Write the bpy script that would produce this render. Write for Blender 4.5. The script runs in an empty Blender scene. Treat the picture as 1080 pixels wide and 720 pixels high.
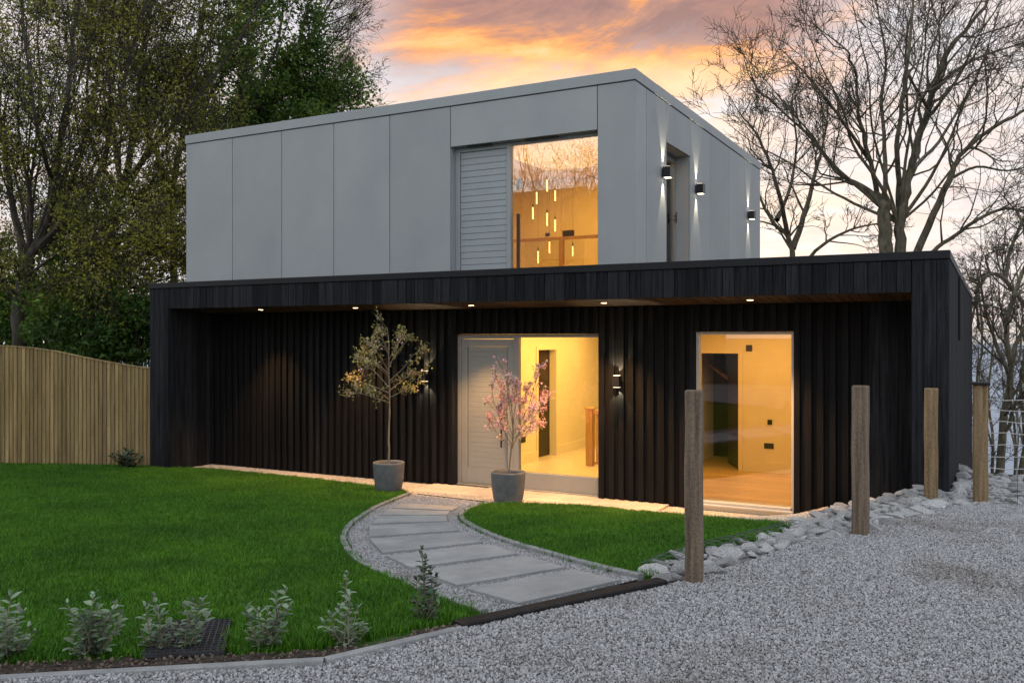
import bpy, bmesh, math, random
import numpy as np
from mathutils import Vector, geometry
R = math.radians
random.seed(7); rng = np.random.default_rng(7)
sc = bpy.context.scene
col = sc.collection

# ------------------------------------------------------------------ camera / survey helpers
F, CX, CY, TH, H = 945.6, 540.0, 356.5, R(28.25), 2.18
CT, ST = math.cos(TH), math.sin(TH)
def ray(u, v):
    a = (u - CX) / F; b = (CY - v) / F
    return a * CT - ST, a * ST + CT, b
def onY(u, v, Y):
    x, y, b = ray(u, v); t = Y / y; return (x * t, Y, H + b * t)
def onX(u, v, X):
    x, y, b = ray(u, v); t = X / x; return (X, y * t, H + b * t)
def onZ(u, v, Z):
    x, y, b = ray(u, v); t = (Z - H) / b; return (x * t, y * t, Z)
def atT(u, v, t):
    x, y, b = ray(u, v); return (x * t, y * t, H + b * t)

cam = bpy.data.cameras.new('camera'); camo = bpy.data.objects.new('camera', cam); col.objects.link(camo)
cam.sensor_width = 36; cam.lens = 36 * F / 1080; cam.shift_y = -(360 - CY) / 1080
cam.clip_start = .05; cam.clip_end = 9000
camo.location = (0, 0, H); camo.rotation_euler = (R(90), 0, TH)
sc.camera = camo

# ------------------------------------------------------------------ object helpers
def tag(o, label=None, cat=None, group=None, kind=None):
    if label: o['label'] = label
    if cat: o['category'] = cat
    if group: o['group'] = group
    if kind: o['kind'] = kind
    return o
def thing(name, label, cat, loc=(0, 0, 0), group=None):
    o = bpy.data.objects.new(name, None); col.objects.link(o); o.location = loc
    o.empty_display_size = .2
    return tag(o, label, cat, group)
def origin(o):
    p = Vector((0, 0, 0))
    while o is not None:
        p += Vector(o.location); o = o.parent
    return p
def raw(name, verts, faces, mat, parent=None, smooth=False, loc=None):
    me = bpy.data.meshes.new(name)
    off = origin(parent) if parent is not None else Vector(loc or (0, 0, 0))
    v = np.asarray(verts, dtype=np.float64) - np.array(off)
    me.from_pydata(v.tolist(), [], faces if isinstance(faces, list) else faces.tolist())
    if mat: me.materials.append(mat)
    if smooth: me.polygons.foreach_set('use_smooth', [True] * len(me.polygons))
    me.update()
    o = bpy.data.objects.new(name, me); col.objects.link(o)
    if parent is not None: o.parent = parent
    elif loc: o.location = loc
    return o
class MB:
    def __init__(s): s.v = []; s.f = []
    def box(s, x0, x1, y0, y1, z0, z1):
        n = len(s.v)
        s.v += [(x0,y0,z0),(x1,y0,z0),(x1,y1,z0),(x0,y1,z0),(x0,y0,z1),(x1,y0,z1),(x1,y1,z1),(x0,y1,z1)]
        s.f += [(n,n+3,n+2,n+1),(n+4,n+5,n+6,n+7),(n,n+1,n+5,n+4),(n+1,n+2,n+6,n+5),(n+2,n+3,n+7,n+6),(n+3,n,n+4,n+7)]
        return s
    def prism(s, poly, z0, z1):       # z0/z1 floats or lists per corner
        k = len(poly); n = len(s.v)
        zb = z0 if isinstance(z0, (list, tuple)) else [z0] * k
        zt = z1 if isinstance(z1, (list, tuple)) else [z1] * k
        a = sum(poly[i][0]*poly[(i+1)%k][1]-poly[(i+1)%k][0]*poly[i][1] for i in range(k))
        idx = list(range(k)) if a > 0 else list(range(k))[::-1]
        s.v += [(poly[i][0], poly[i][1], zb[i]) for i in idx] + [(poly[i][0], poly[i][1], zt[i]) for i in idx]
        s.f += [tuple(n+i for i in range(k))[::-1], tuple(n+k+i for i in range(k))]
        s.f += [(n+i, n+(i+1)%k, n+k+(i+1)%k, n+k+i) for i in range(k)]
        return s
    def tube(s, pts, rad, sides=8, cap=True):
        if not isinstance(rad, (list, tuple)): rad = [rad] * len(pts)
        P = [Vector(p) for p in pts]; n = len(s.v); ref = None
        for i, p in enumerate(P):
            t = (P[min(i+1, len(P)-1)] - P[max(i-1, 0)]).normalized()
            if ref is None: ref = Vector((1, 0, 0)) if abs(t.x) < .8 else Vector((0, 1, 0))
            a = t.cross(ref).normalized(); b = t.cross(a); ref = -b if False else ref
            for k in range(sides):
                w = 2 * math.pi * k / sides
                s.v.append(tuple(p + rad[i] * (math.cos(w) * a + math.sin(w) * b)))
        for i in range(len(P) - 1):
            for k in range(sides):
                k2 = (k + 1) % sides
                s.f.append((n+i*sides+k, n+i*sides+k2, n+(i+1)*sides+k2, n+(i+1)*sides+k))
        if cap:
            s.f.append(tuple(n+k for k in range(sides))[::-1]); m = n + (len(P)-1)*sides
            s.f.append(tuple(m+k for k in range(sides)))
        return s
    def lathe(s, c, prof, sides=40):
        n = len(s.v)
        for r, z in prof:
            for k in range(sides):
                w = 2*math.pi*k/sides; s.v.append((c[0]+r*math.cos(w), c[1]+r*math.sin(w), c[2]+z))
        for i in range(len(prof)-1):
            for k in range(sides):
                k2 = (k+1) % sides
                s.f.append((n+i*sides+k, n+i*sides+k2, n+(i+1)*sides+k2, n+(i+1)*sides+k))
        s.f.append(tuple(n+k for k in range(sides))[::-1]); m = n+(len(prof)-1)*sides
        s.f.append(tuple(m+k for k in range(sides)))
        return s
    def build(s, name, mat, parent=None, smooth=False, bev=0, seg=2, loc=None):
        o = raw(name, s.v, s.f, mat, parent, smooth, loc)
        bm = bmesh.new(); bm.from_mesh(o.data)
        bmesh.ops.recalc_face_normals(bm, faces=bm.faces)
        if bev: bmesh.ops.bevel(bm, geom=bm.edges[:], offset=bev, segments=seg, affect='EDGES', profile=.5, clamp_overlap=True)
        bm.to_mesh(o.data); bm.free()
        return o

# ------------------------------------------------------------------ materials
def N(nt, typ, **kw):
    n = nt.nodes.new(typ)
    for k, v in kw.items():
        if k.startswith('i_'):
            key = k[2:].replace('_', ' ')
            n.inputs[int(key) if key.isdigit() else key].default_value = v
        else: setattr(n, k, v)
    return n
def L(nt, a, b): nt.links.new(a, b)
def c4(c): return (c[0], c[1], c[2], 1)
def mk(name, c1, c2=None, rough=.6, scale=(8, 8, 8), detail=5, bump=0., bdist=.01, fine=None, rand=0., metal=0., spec=.5, lo=.35, hi=.65, rvar=0., coat=0., wt=None):
    m = bpy.data.materials.new(name); m.use_nodes = True; nt = m.node_tree
    b = nt.nodes['Principled BSDF']
    b.inputs['Roughness'].default_value = rough; b.inputs['Metallic'].default_value = metal
    b.inputs['Specular IOR Level'].default_value = spec; b.inputs['Coat Weight'].default_value = coat
    tc = N(nt, 'ShaderNodeTexCoord'); mp = N(nt, 'ShaderNodeMapping', i_Scale=scale); L(nt, tc.outputs['Object'], mp.inputs[0])
    no = N(nt, 'ShaderNodeTexNoise', i_Scale=1., i_Detail=detail, i_Roughness=.6); L(nt, mp.outputs[0], no.inputs['Vector'])
    cr = N(nt, 'ShaderNodeValToRGB'); cr.color_ramp.elements[0].position = lo; cr.color_ramp.elements[1].position = hi
    cr.color_ramp.elements[0].color = c4(c1); cr.color_ramp.elements[1].color = c4(c2 or c1)
    L(nt, no.outputs['Fac'], cr.inputs[0]); out = cr.outputs[0]
    hgt = no.outputs['Fac']
    if fine:                                     # (scale, amount): fine speckle in the colour
        n2 = N(nt, 'ShaderNodeTexNoise', i_Scale=fine[0], i_Detail=3.); L(nt, tc.outputs['Object'], n2.inputs['Vector'])
        mr = N(nt, 'ShaderNodeMapRange', i_1=.25, i_2=.75, i_3=1 - fine[1], i_4=1 + fine[1]); L(nt, n2.outputs['Fac'], mr.inputs[0])
        mx = N(nt, 'ShaderNodeMix', data_type='RGBA', blend_type='MULTIPLY'); mx.inputs[0].default_value = 1
        L(nt, out, mx.inputs[6]); L(nt, mr.outputs[0], mx.inputs[7]); out = mx.outputs[2]
        ad = N(nt, 'ShaderNodeMath', operation='ADD'); L(nt, no.outputs['Fac'], ad.inputs[0]); L(nt, n2.outputs['Fac'], ad.inputs[1]); hgt = ad.outputs[0]
    if rand:
        g = N(nt, 'ShaderNodeNewGeometry'); oi = N(nt, 'ShaderNodeObjectInfo')
        ad = N(nt, 'ShaderNodeMath', operation='ADD'); L(nt, g.outputs['Random Per Island'], ad.inputs[0]); L(nt, oi.outputs['Random'], ad.inputs[1])
        fr = N(nt, 'ShaderNodeMath', operation='FRACT'); L(nt, ad.outputs[0], fr.inputs[0])
        mr = N(nt, 'ShaderNodeMapRange', i_1=0., i_2=1., i_3=1 - rand, i_4=1 + rand); L(nt, fr.outputs[0], mr.inputs[0])
        mx = N(nt, 'ShaderNodeMix', data_type='RGBA', blend_type='MULTIPLY'); mx.inputs[0].default_value = 1
        L(nt, out, mx.inputs[6]); L(nt, mr.outputs[0], mx.inputs[7]); out = mx.outputs[2]
    if wt:                                       # (scale, lo, hi, colour, amount): broad patches by place in the world
        gq = N(nt, 'ShaderNodeNewGeometry'); n3 = N(nt, 'ShaderNodeTexNoise', i_Scale=wt[0], i_Detail=5., i_Roughness=.65); L(nt, gq.outputs['Position'], n3.inputs['Vector'])
        mr = N(nt, 'ShaderNodeMapRange', i_1=wt[1], i_2=wt[2], i_3=0., i_4=wt[4]); L(nt, n3.outputs['Fac'], mr.inputs[0])
        mx = N(nt, 'ShaderNodeMix', data_type='RGBA', blend_type='MULTIPLY'); L(nt, mr.outputs[0], mx.inputs[0]); L(nt, out, mx.inputs[6]); mx.inputs[7].default_value = c4(wt[3]); out = mx.outputs[2]
    L(nt, out, b.inputs['Base Color'])
    if rvar:
        mr = N(nt, 'ShaderNodeMapRange', i_1=.3, i_2=.7, i_3=rough - rvar, i_4=rough + rvar); L(nt, no.outputs['Fac'], mr.inputs[0]); L(nt, mr.outputs[0], b.inputs['Roughness'])
    if bump:
        bp = N(nt, 'ShaderNodeBump', i_Strength=bump, i_Distance=bdist); L(nt, hgt, bp.inputs['Height']); L(nt, bp.outputs[0], b.inputs['Normal'])
    return m
def emit(name, c, s):
    m = bpy.data.materials.new(name); m.use_nodes = True; nt = m.node_tree; nt.nodes.clear()
    e = N(nt, 'ShaderNodeEmission', i_Color=c4(c), i_Strength=s); o = N(nt, 'ShaderNodeOutputMaterial'); L(nt, e.outputs[0], o.inputs[0]); return m
def glass(name, base=.03, tint=(1, 1, 1)):
    m = bpy.data.materials.new(name); m.use_nodes = True; nt = m.node_tree; nt.nodes.clear()
    t = N(nt, 'ShaderNodeBsdfTransparent', i_Color=c4(tint)); g = N(nt, 'ShaderNodeBsdfGlossy', i_Roughness=.0)
    f = N(nt, 'ShaderNodeFresnel', i_IOR=1.5); a = N(nt, 'ShaderNodeMath', operation='ADD', i_1=base); a.use_clamp = True
    L(nt, f.outputs[0], a.inputs[0]); x = N(nt, 'ShaderNodeMixShader'); L(nt, a.outputs[0], x.inputs[0]); L(nt, t.outputs[0], x.inputs[1]); L(nt, g.outputs[0], x.inputs[2])
    o = N(nt, 'ShaderNodeOutputMaterial'); L(nt, x.outputs[0], o.inputs[0]); return m
def leafmat(name, c1, c2, trans=.3, rough=.55, wt=None):
    m = mk(name, c1, c2, rough=rough, scale=(1.1, 1.1, 1.1), detail=2, rand=.45, spec=.3, wt=wt)
    nt = m.node_tree; b = nt.nodes['Principled BSDF']
    tr = N(nt, 'ShaderNodeBsdfTranslucent'); L(nt, b.inputs['Base Color'].links[0].from_socket, tr.inputs[0])
    x = N(nt, 'ShaderNodeMixShader', i_0=trans); L(nt, b.outputs[0], x.inputs[1]); L(nt, tr.outputs[0], x.inputs[2])
    L(nt, x.outputs[0], nt.nodes['Material Output'].inputs[0]); return m

M = {}
M['char'] = mk('charred_timber', (.0017, .0018, .0023), (.0078, .008, .0095), rough=.75, scale=(30, 30, 1.6), detail=8, bump=.7, bdist=.008, fine=(90, .45), rand=.5, spec=.2)
M['char_flat'] = mk('charred_boards', (.0072, .0078, .0098), (.024, .0255, .0305), rough=.82, scale=(34, 34, 1.5), detail=8, bump=.5, bdist=.005, fine=(110, .5), rand=.4, spec=.12)
M['void'] = mk('black_membrane', (.004, .004, .005), rough=.9)
M['panel'] = mk('fibre_cement', (.285, .31, .325), (.318, .344, .356), rough=.62, scale=(1.2, 1.2, .7), fine=(170, .17), bump=.12, bdist=.002, rand=.05, wt=(.9, .45, .75, (.9, .91, .92), .8))
M['panelgap'] = mk('dark_joint', (.02, .022, .025), rough=.8)
M['coping'] = mk('dark_coping', (.009, .010, .013), (.014, .015, .018), rough=.55, scale=(1, 1, 3), rvar=.08, spec=.25)
M['greytrim'] = mk('grey_coping', (.275, .305, .32), (.305, .335, .35), rough=.5, scale=(.8, .8, .8), fine=(120, .1))
M['soffit'] = mk('soffit_timber', (.024, .013, .006), (.05, .028, .013), rough=.65, scale=(20, 1.5, 20), rand=.5, bump=.2)
M['frame'] = mk('grey_frame', (.22, .24, .25), rough=.42, fine=(60, .05))
M['frame_light'] = mk('pale_frame', (.46, .46, .44), rough=.45, fine=(60, .05))
M['door'] = mk('door_paint', (.25, .262, .258), (.275, .287, .282), rough=.45, scale=(2, 2, 2), fine=(80, .05))
M['shutter'] = mk('shutter_paint', (.29, .325, .35), (.32, .355, .375), rough=.5, scale=(2, 2, 2), fine=(90, .06))
M['black'] = mk('black_metal', (.012, .012, .013), rough=.4)
M['glass'] = glass('window_glass', .05)
M['glass_mirror'] = glass('coated_glass', .27, (.9, .88, .8))
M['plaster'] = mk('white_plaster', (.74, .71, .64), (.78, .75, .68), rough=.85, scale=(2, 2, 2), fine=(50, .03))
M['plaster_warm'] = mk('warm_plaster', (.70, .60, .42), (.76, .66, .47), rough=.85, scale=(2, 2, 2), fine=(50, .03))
M['tilefloor'] = mk('pale_floor', (.62, .58, .50), (.68, .63, .55), rough=.35, scale=(3, 3, 3))
M['oakfloor'] = mk('oak_floor', (.42, .27, .13), (.56, .38, .2), rough=.38, scale=(2, 24, 2), detail=6, rand=.15)
M['oak'] = mk('oak', (.36, .2, .08), (.5, .3, .14), rough=.5, scale=(18, 18, 2))
M['darkwood'] = mk('dark_door_wood', (.022, .013, .008), (.04, .022, .013), rough=.45, scale=(12, 12, 1.5))
M['brown'] = mk('bronze_fitting', (.03, .02, .013), rough=.4)
M['post'] = mk('weathered_post', (.085, .062, .044), (.20, .15, .105), rough=.85, scale=(32, 32, 1.6), detail=8, bump=.7, bdist=.008, fine=(70, .3))
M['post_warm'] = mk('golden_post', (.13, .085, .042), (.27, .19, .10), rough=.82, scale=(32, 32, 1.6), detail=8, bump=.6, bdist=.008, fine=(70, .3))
M['fence'] = mk('fence_slat', (.19, .13, .05), (.33, .24, .11), rough=.8, scale=(20, 20, 1.2), detail=6, bump=.3, bdist=.004, fine=(60, .25), rand=.25)
M['concrete'] = mk('concrete', (.19, .20, .205), (.28, .29, .29), rough=.85, scale=(7, 7, 7), fine=(120, .25), bump=.25, bdist=.004)
M['slab'] = mk('path_slab', (.232, .246, .25), (.31, .322, .324), rough=.8, scale=(3, 3, 3), fine=(90, .18), bump=.15, bdist=.003, rand=.08, wt=(2.2, .45, .7, (.80, .80, .79), .8))
M['patio'] = mk('patio_stone', (.40, .37, .32), (.50, .46, .40), rough=.75, scale=(3, 3, 3), fine=(90, .1), bump=.1, bdist=.003, rand=.08)
M['rubber'] = mk('black_channel', (.006, .006, .0065), (.016, .016, .017), rough=.7, scale=(14, 14, 14), fine=(130, .4), bump=.3, bdist=.004, spec=.25)
M['pot'] = mk('grey_pot', (.085, .092, .10), (.125, .132, .14), rough=.75, scale=(9, 9, 9), fine=(120, .25), bump=.25, bdist=.003)
M['soil'] = mk('soil', (.022, .016, .012), (.075, .055, .042), rough=.95, scale=(38, 38, 38), detail=6, bump=.9, bdist=.02, fine=(150, .4))
M['stone'] = mk('bank_stone', (.20, .205, .21), (.48, .485, .48), rough=.8, scale=(9, 9, 9), detail=7, bump=.5, bdist=.02, fine=(60, .25), rand=.3)
M['gravel_base'] = mk('gravel_bed', (.13, .13, .135), (.34, .34, .345), rough=.9, scale=(75, 75, 75), detail=3, bump=1., bdist=.02, fine=(160, .3))
M['pebble'] = mk('gravel_chip', (.222, .224, .23), (.395, .397, .405), rough=.75, scale=(20, 20, 20), rand=.5, spec=.3, wt=(.75, .54, .72, (.56, .5, .44), .85))
M['pebble_warm'] = mk('strip_chip', (.40, .36, .30), (.58, .53, .46), rough=.75, scale=(20, 20, 20), rand=.35, spec=.3)
M['ground'] = mk('rough_ground', (.022, .028, .012), (.06, .055, .03), rough=.95, scale=(1.3, 1.3, 1.3), detail=8, bump=.6, bdist=.1)
M['lawn'] = mk('turf', (.022, .06, .005), (.035, .085, .010), rough=.95, scale=(5, 5, 5), detail=6, bump=.5, bdist=.03)
M['water'] = mk('sea_water', (.24, .30, .37), rough=.7, scale=(.02, .02, .02), bump=.15, bdist=2.)
M['bark_l'] = mk('dark_bark', (.025, .02, .016), (.085, .075, .06), rough=.9, scale=(9, 9, 3), detail=7, bump=.6, bdist=.03)
M['bark_r'] = mk('mossy_bark', (.055, .046, .031), (.15, .135, .092), rough=.9, scale=(7, 7, 3), detail=7, bump=.8, bdist=.04)
M['twig_r'] = mk('bare_twig', (.045, .037, .028), (.095, .08, .056), rough=.9, scale=(3, 3, 3))
M['twig_l'] = mk('dark_twig', (.018, .014, .012), (.045, .036, .03), rough=.9, scale=(3, 3, 3))
M['stem'] = mk('young_stem', (.16, .13, .09), (.24, .2, .14), rough=.8, scale=(20, 20, 5))
M['leaf_olive'] = leafmat('olive_leaf', (.09, .115, .014), (.29, .28, .045))
M['leaf_dark'] = leafmat('dark_leaf', (.024, .055, .010), (.06, .125, .02))
M['leaf_mid'] = leafmat('mid_leaf', (.042, .10, .012), (.12, .20, .03))
M['leaf_pot'] = leafmat('young_leaf', (.22, .235, .07), (.40, .36, .13))
M['blossom'] = leafmat('pink_blossom', (.74, .44, .47), (.92, .74, .75), trans=.4)
M['sage'] = leafmat('sage_leaf', (.13, .20, .12), (.26, .34, .235), trans=.12)
M['sage_dark'] = leafmat('glossy_leaf', (.04, .08, .045), (.10, .15, .10), trans=.1)
M['wire'] = mk('galvanised_wire', (.5, .5, .5), rough=.45, metal=.6)
M['wire_dark'] = mk('dull_wire', (.10, .12, .12), rough=.5, metal=.5)
M['warm_lamp'] = emit('warm_lamp', (1, .66, .30), 14)
M['pendant'] = emit('pendant_lamp', (1, .66, .22), 6)
M['grate'] = mk('grate_plastic', (.022, .022, .026), (.045, .045, .052), rough=.6, scale=(14, 14, 14), fine=(130, .3))
M['lens'] = emit('lens_glow', (1, .86, .6), 4)
M['grass'] = leafmat('grass_blade', (.060, .185, .008), (.110, .275, .017), trans=.25, rough=.6, wt=(1.3, .36, .66, (.45, .56, .5), .9))

# ------------------------------------------------------------------ ground shape
KL = [(-26, -14.3), (-4.0, 2.5), (-2.834, 3.39), (-2.489, 4.146), (-1.822, 5.491), (-1.5, 6.35), (-1.12, 7.6), (-.88, 9.0), (-.76, 10.27)]
KP = KL + [(-.405, 10.3), (-.405, 60), (60, 60), (60, -60), (-26, -60)]
def inpoly(x, y, P):
    r = False; j = len(P) - 1
    for i in range(len(P)):
        xi, yi = P[i][0], P[i][1]; xj, yj = P[j][0], P[j][1]
        if (yi > y) != (yj > y) and x < (xj - xi) * (y - yi) / (yj - yi) + xi: r = not r
        j = i
    return r
def dseg(x, y, P):
    best = 1e9
    for (ax, ay), (bx, by) in zip(P[:-1], P[1:]):
        dx, dy = bx - ax, by - ay; t = max(0, min(1, ((x-ax)*dx + (y-ay)*dy) / (dx*dx + dy*dy)))
        best = min(best, math.hypot(x - ax - t*dx, y - ay - t*dy))
    return best
def sstep(t): t = max(0, min(1, t)); return t*t*(3 - 2*t)
def zg(x, y):
    if inpoly(x, y, KP): z = .62
    else:
        dh = math.hypot(max(0, x + 2.25), max(0, 10.75 - y)); dk = dseg(x, y, KL)
        z = .62 * dh / (dh + dk + 1e-6) if dh > 0 else 0.
        if x > -.41: z = .62
    if x > -.6:                                  # falls away to the valley beyond the bank
        if y > 9.2: z -= .06 * min(1, (y - 9.2) / 2)
        if y > 11.6: z -= 9 * sstep((y - 11.6) / 30) + .02 * (y - 11.6)
    if y > 26: z -= 14 * sstep((y - 26) / 60) * (1 if x > -20 else .25)
    if y > 90: z -= min(60, (y - 90) * .35)
    return z
def gp(u, v, dz=0.):
    x, y, b = ray(u, v); t = 3.0
    while t < 60:
        if H + b*t < zg(x*t, y*t): break
        t += .05
    lo, hi = t - .05, t
    for _ in range(16):
        m = (lo + hi) / 2
        if H + b*m < zg(x*m, y*m): hi = m
        else: lo = m
    return (x*hi, y*hi, zg(x*hi, y*hi) + dz)
def smooth_line(P, n=6):
    out = []
    for i in range(len(P) - 1):
        p0 = P[max(i-1, 0)]; p1 = P[i]; p2 = P[i+1]; p3 = P[min(i+2, len(P)-1)]
        for k in range(n):
            t = k / n
            out.append(tuple(.5*((2*b) + (-a+c)*t + (2*a-5*b+4*c-d)*t*t + (-a+3*b-3*c+d)*t**3) for a, b, c, d in zip(p0, p1, p2, p3)))
    out.append(tuple(P[-1])); return out
def densify(P, s, closed=True):
    out = []; k = len(P)
    for i in range(k if closed else k - 1):
        a, b = P[i], P[(i+1) % k]; n = max(1, int(math.hypot(b[0]-a[0], b[1]-a[1]) / s))
        out += [(a[0]+(b[0]-a[0])*j/n, a[1]+(b[1]-a[1])*j/n) for j in range(n)]
    if not closed: out.append(tuple(P[-1][:2]))
    return out
def sheet(name, poly, dz, sp, mat, zf=None):
    zf = zf or zg
    B = densify([p[:2] for p in poly], sp)
    xs = [p[0] for p in B]; ys = [p[1] for p in B]; pts = [Vector(p) for p in B]
    for x in np.arange(min(xs) + sp*.5, max(xs), sp):
        for y in np.arange(min(ys) + sp*.5, max(ys), sp):
            q = (x + rng.uniform(-.1, .1)*sp, y + rng.uniform(-.1, .1)*sp)
            if inpoly(q[0], q[1], B) and dseg(q[0], q[1], B + B[:1]) > sp*.45: pts.append(Vector(q))
    nb = len(B)
    vs, es, fs, *_ = geometry.delaunay_2d_cdt(pts, [], [list(range(nb))], 1, 1e-5)
    V = [(p.x, p.y, zf(p.x, p.y) + dz) for p in vs]
    fs2 = []
    for f in fs:
        a, b, c = (vs[i] for i in f[:3])
        fs2.append(list(f) if (b-a).cross(c-a) > 0 else list(f)[::-1])
    return raw(name, V, fs2, mat, smooth=True)

# terrain: one sheet to the horizon
ax = np.unique(np.concatenate([np.linspace(-14, 4, 61), np.linspace(-60, -14, 24), np.linspace(4, 60, 30), -np.geomspace(60, 5000, 14), np.geomspace(60, 5000, 14)]))
ay = np.unique(np.concatenate([np.linspace(-2, 14, 55), np.linspace(-60, -2, 24), np.linspace(14, 100, 44), -np.geomspace(60, 5000, 14), np.geomspace(100, 5000, 12)]))
V = []
for y in ay:
    for x in ax:
        near = -16 < x < 12 and -20 < y < 12
        V.append((x, y, zg(x, y) - (.07 if near else .03)))
nx = len(ax)
Fc = [(j*nx+i, j*nx+i+1, (j+1)*nx+i+1, (j+1)*nx+i) for j in range(len(ay)-1) for i in range(nx-1)]
tag(raw('ground', V, Fc, M['ground'], smooth=True), kind='structure')
tag(raw('sea', [(-6000, 150, -46), (6000, 150, -46), (6000, 9000, -46), (-6000, 9000, -46)], [(0, 1, 2, 3)], M['water']), kind='structure')

# ------------------------------------------------------------------ outlines on the ground (survey points)
PL = [(432,521.5),(408,531),(395,537),(382,545),(368,556),(362,571),(375,591),(405,607),(455,628),(511,648)]
PR = [(520,531),(500,536),(490,541),(487,545),(490,551),(508,561),(535,572),(575,584),(625,598),(676,610)]
GL = [gp(*p)[:2] for p in PL]; GR = [gp(*p)[:2] for p in PR]
curbL = smooth_line(GL, 6); curbR = smooth_line(GR, 6)
stripL = [gp(u, v)[:2] for u, v in ((187,494.5),(224,495.5),(300,503),(350,508.5),(393,513.5))]
lawn_left = [(-26, -13.9), (-16.2, 8.2), (-14.5, 9.15), (-12.36, 10.35)] + stripL + [gp(424,518)[:2]] + curbL[1:] + [gp(503,652)[:2], (-2.75, 3.72), (-3.2, 3.3), (-4.15, 2.7), (-9, -.95)]
# bed line runs a hand's breadth behind the kerb
lawn_right = [curbR[2]] + [gp(u, v)[:2] for u, v in ((555,533),(600,534.5),(640,537.5),(740,546.5),(832,554),(800,569),(760,577),(735,582),(700,592),(681,602))] + [gp(690,608)[:2], curbR[-1]] + curbR[3:-1][::-1]
pathpoly = curbL + curbR[::-1]

tag(sheet('lawn', lawn_left, -.01, .3, M['lawn']), kind='structure')
tag(sheet('lawn', lawn_right, -.01, .2, M['lawn']), kind='structure')
bed = [(-9, -.95), (-4.15, 2.7), (-3.2, 3.3), (-2.75, 3.72), gp(503,652)[:2], (-2.5, 4.12), (-2.86, 3.41), (-4.0, 2.53), (-9, -1.3)]
def zbed(x, y): return zg(x, y) + .012 * math.sin(x*23) * math.cos(y*19)
tag(sheet('soil_bed', bed, .012, .06, M['soil'], zbed), kind='structure')
drive = [(-12, -3.62), (-4.0, 2.49), (-2.834, 3.38), (-2.48, 4.14), (-1.81, 5.48), (-1.52, 6.3), (-1.16, 7.6), (-.92, 8.9), (-.72, 9.9), (-.3, 10.5), (.4, 10.7), (4, 10.8), (9, 9), (9, -6), (-12, -8)]
def zdrive(x, y): return zg(x, y) + .012*math.sin(x*2.1 + .6)*math.sin(y*1.7)
tag(sheet('driveway', drive, -.005, .3, M['gravel_base'], zdrive), kind='structure')
tag(sheet('path', pathpoly, 0., .12, M['gravel_base']), kind='structure')
strip = [(-11.9, 11.25), (-11.9, gp(224,495.5)[1])] + stripL[1:] + [gp(424,518)[:2], gp(432,521.5)[:2], gp(520,531)[:2]] + [gp(u, v)[:2] for u, v in ((555,533),(600,534.5),(640,537.5),(740,546.5),(832,554),(862,552))] + [(-1.75, 11.25)]
tag(sheet('gravel_strip', strip, .004, .25, M['pebble_warm']), kind='structure')

# path edging, slabs
def ribbon(P, w, z0, z1, name, mat, label, cat, group=None):
    V = []; Fs = []
    P = densify(P, .08, False)
    for i, p in enumerate(P):
        a = Vector(P[max(i-1, 0)]); b = Vector(P[min(i+1, len(P)-1)]); d = (b-a).normalized(); n = Vector((-d.y, d.x)) * w/2
        z = zg(*p)
        for sx, zz in ((1, z0), (1, z1-.006), (.8, z1), (-.8, z1), (-1, z1-.006), (-1, z0)): V.append((p[0]+sx*n.x, p[1]+sx*n.y, z+zz))
    for i in range(len(P)-1):
        for k in range(5): Fs.append((6*i+k, 6*i+k+1, 6*i+7+k, 6*i+6+k))
    Fs += [(0,1,2,3,4,5), tuple(6*(len(P)-1)+k for k in (5,4,3,2,1,0))]
    o = raw(name, V, Fs, mat)
    bm = bmesh.new(); bm.from_mesh(o.data); bmesh.ops.recalc_face_normals(bm, faces=bm.faces); bm.to_mesh(o.data); bm.free()
    return tag(o, label, cat, group)
ribbon(curbL, .055, -.1, .035, 'path_edging', M['concrete'], 'pale concrete edging curving round the big lawn side of the path', 'edging', 'path edgings')
ribbon(curbR, .055, -.1, .035, 'path_edging', M['concrete'], 'pale concrete edging between the path and the small lawn', 'edging', 'path edgings')
a_, b_ = gp(441, 521.5), gp(520.5, 530.5)  # added dark strip draws the step edge between path and patio, no drain
dd = (Vector(b_[:2])-Vector(a_[:2])).normalized(); nn = Vector((-dd.y, dd.x))*.016
q_ = [tuple(Vector(a_[:2])+nn), tuple(Vector(b_[:2])+nn), tuple(Vector(b_[:2])-nn), tuple(Vector(a_[:2])-nn)]
tag(MB().prism(q_, [zg(*k)-.05 for k in q_], [zg(*k)+.014 for k in q_]).build('step_line', M['black'], bev=.003, seg=1), 'thin dark strip added for the step line where the path meets the patio', 'step line')
# kerb boards and black channel
def board(P, w, z0, z1, name, mat, label, cat, group=None): return ribbon(P, w, z0, z1, name, mat, label, cat, group)
board([(-9, -1.33), (-3.985, 2.5), (-2.842, 3.372)], .045, -.1, .022, 'kerb_board', M['concrete'], 'long straight grey concrete kerb board in front of the row of shrubs', 'kerb', 'kerb boards')
board([(-2.8385, 3.3785), (-2.497, 4.12)], .045, -.1, .022, 'kerb_board', M['concrete'], 'short grey concrete kerb board that ends at the black channel', 'kerb', 'kerb boards')
board([(-2.545, 4.115), (-2.175, 4.845), (-1.862, 5.475)], .105, -.08, .036, 'drain_channel', M['rubber'], 'black channel strip across the near end of the path', 'drain channel')
PLs = [GL[i] for i in range(10)]; PRs = [GR[i] for i in range(10)]
slab_lbl = ['smallest path slab up against the patio step', 'second path slab counted from the patio', 'third path slab counted from the patio', 'narrow path slab fourth from the patio',
            'path slab in the middle of the bend', 'path slab just below the bend with a leafy shrub before it', 'second largest path slab from the driveway', 'largest pale path slab beside the black channel']
def lerp(a, b, t): return (a[0]+(b[0]-a[0])*t, a[1]+(b[1]-a[1])*t)
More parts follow.
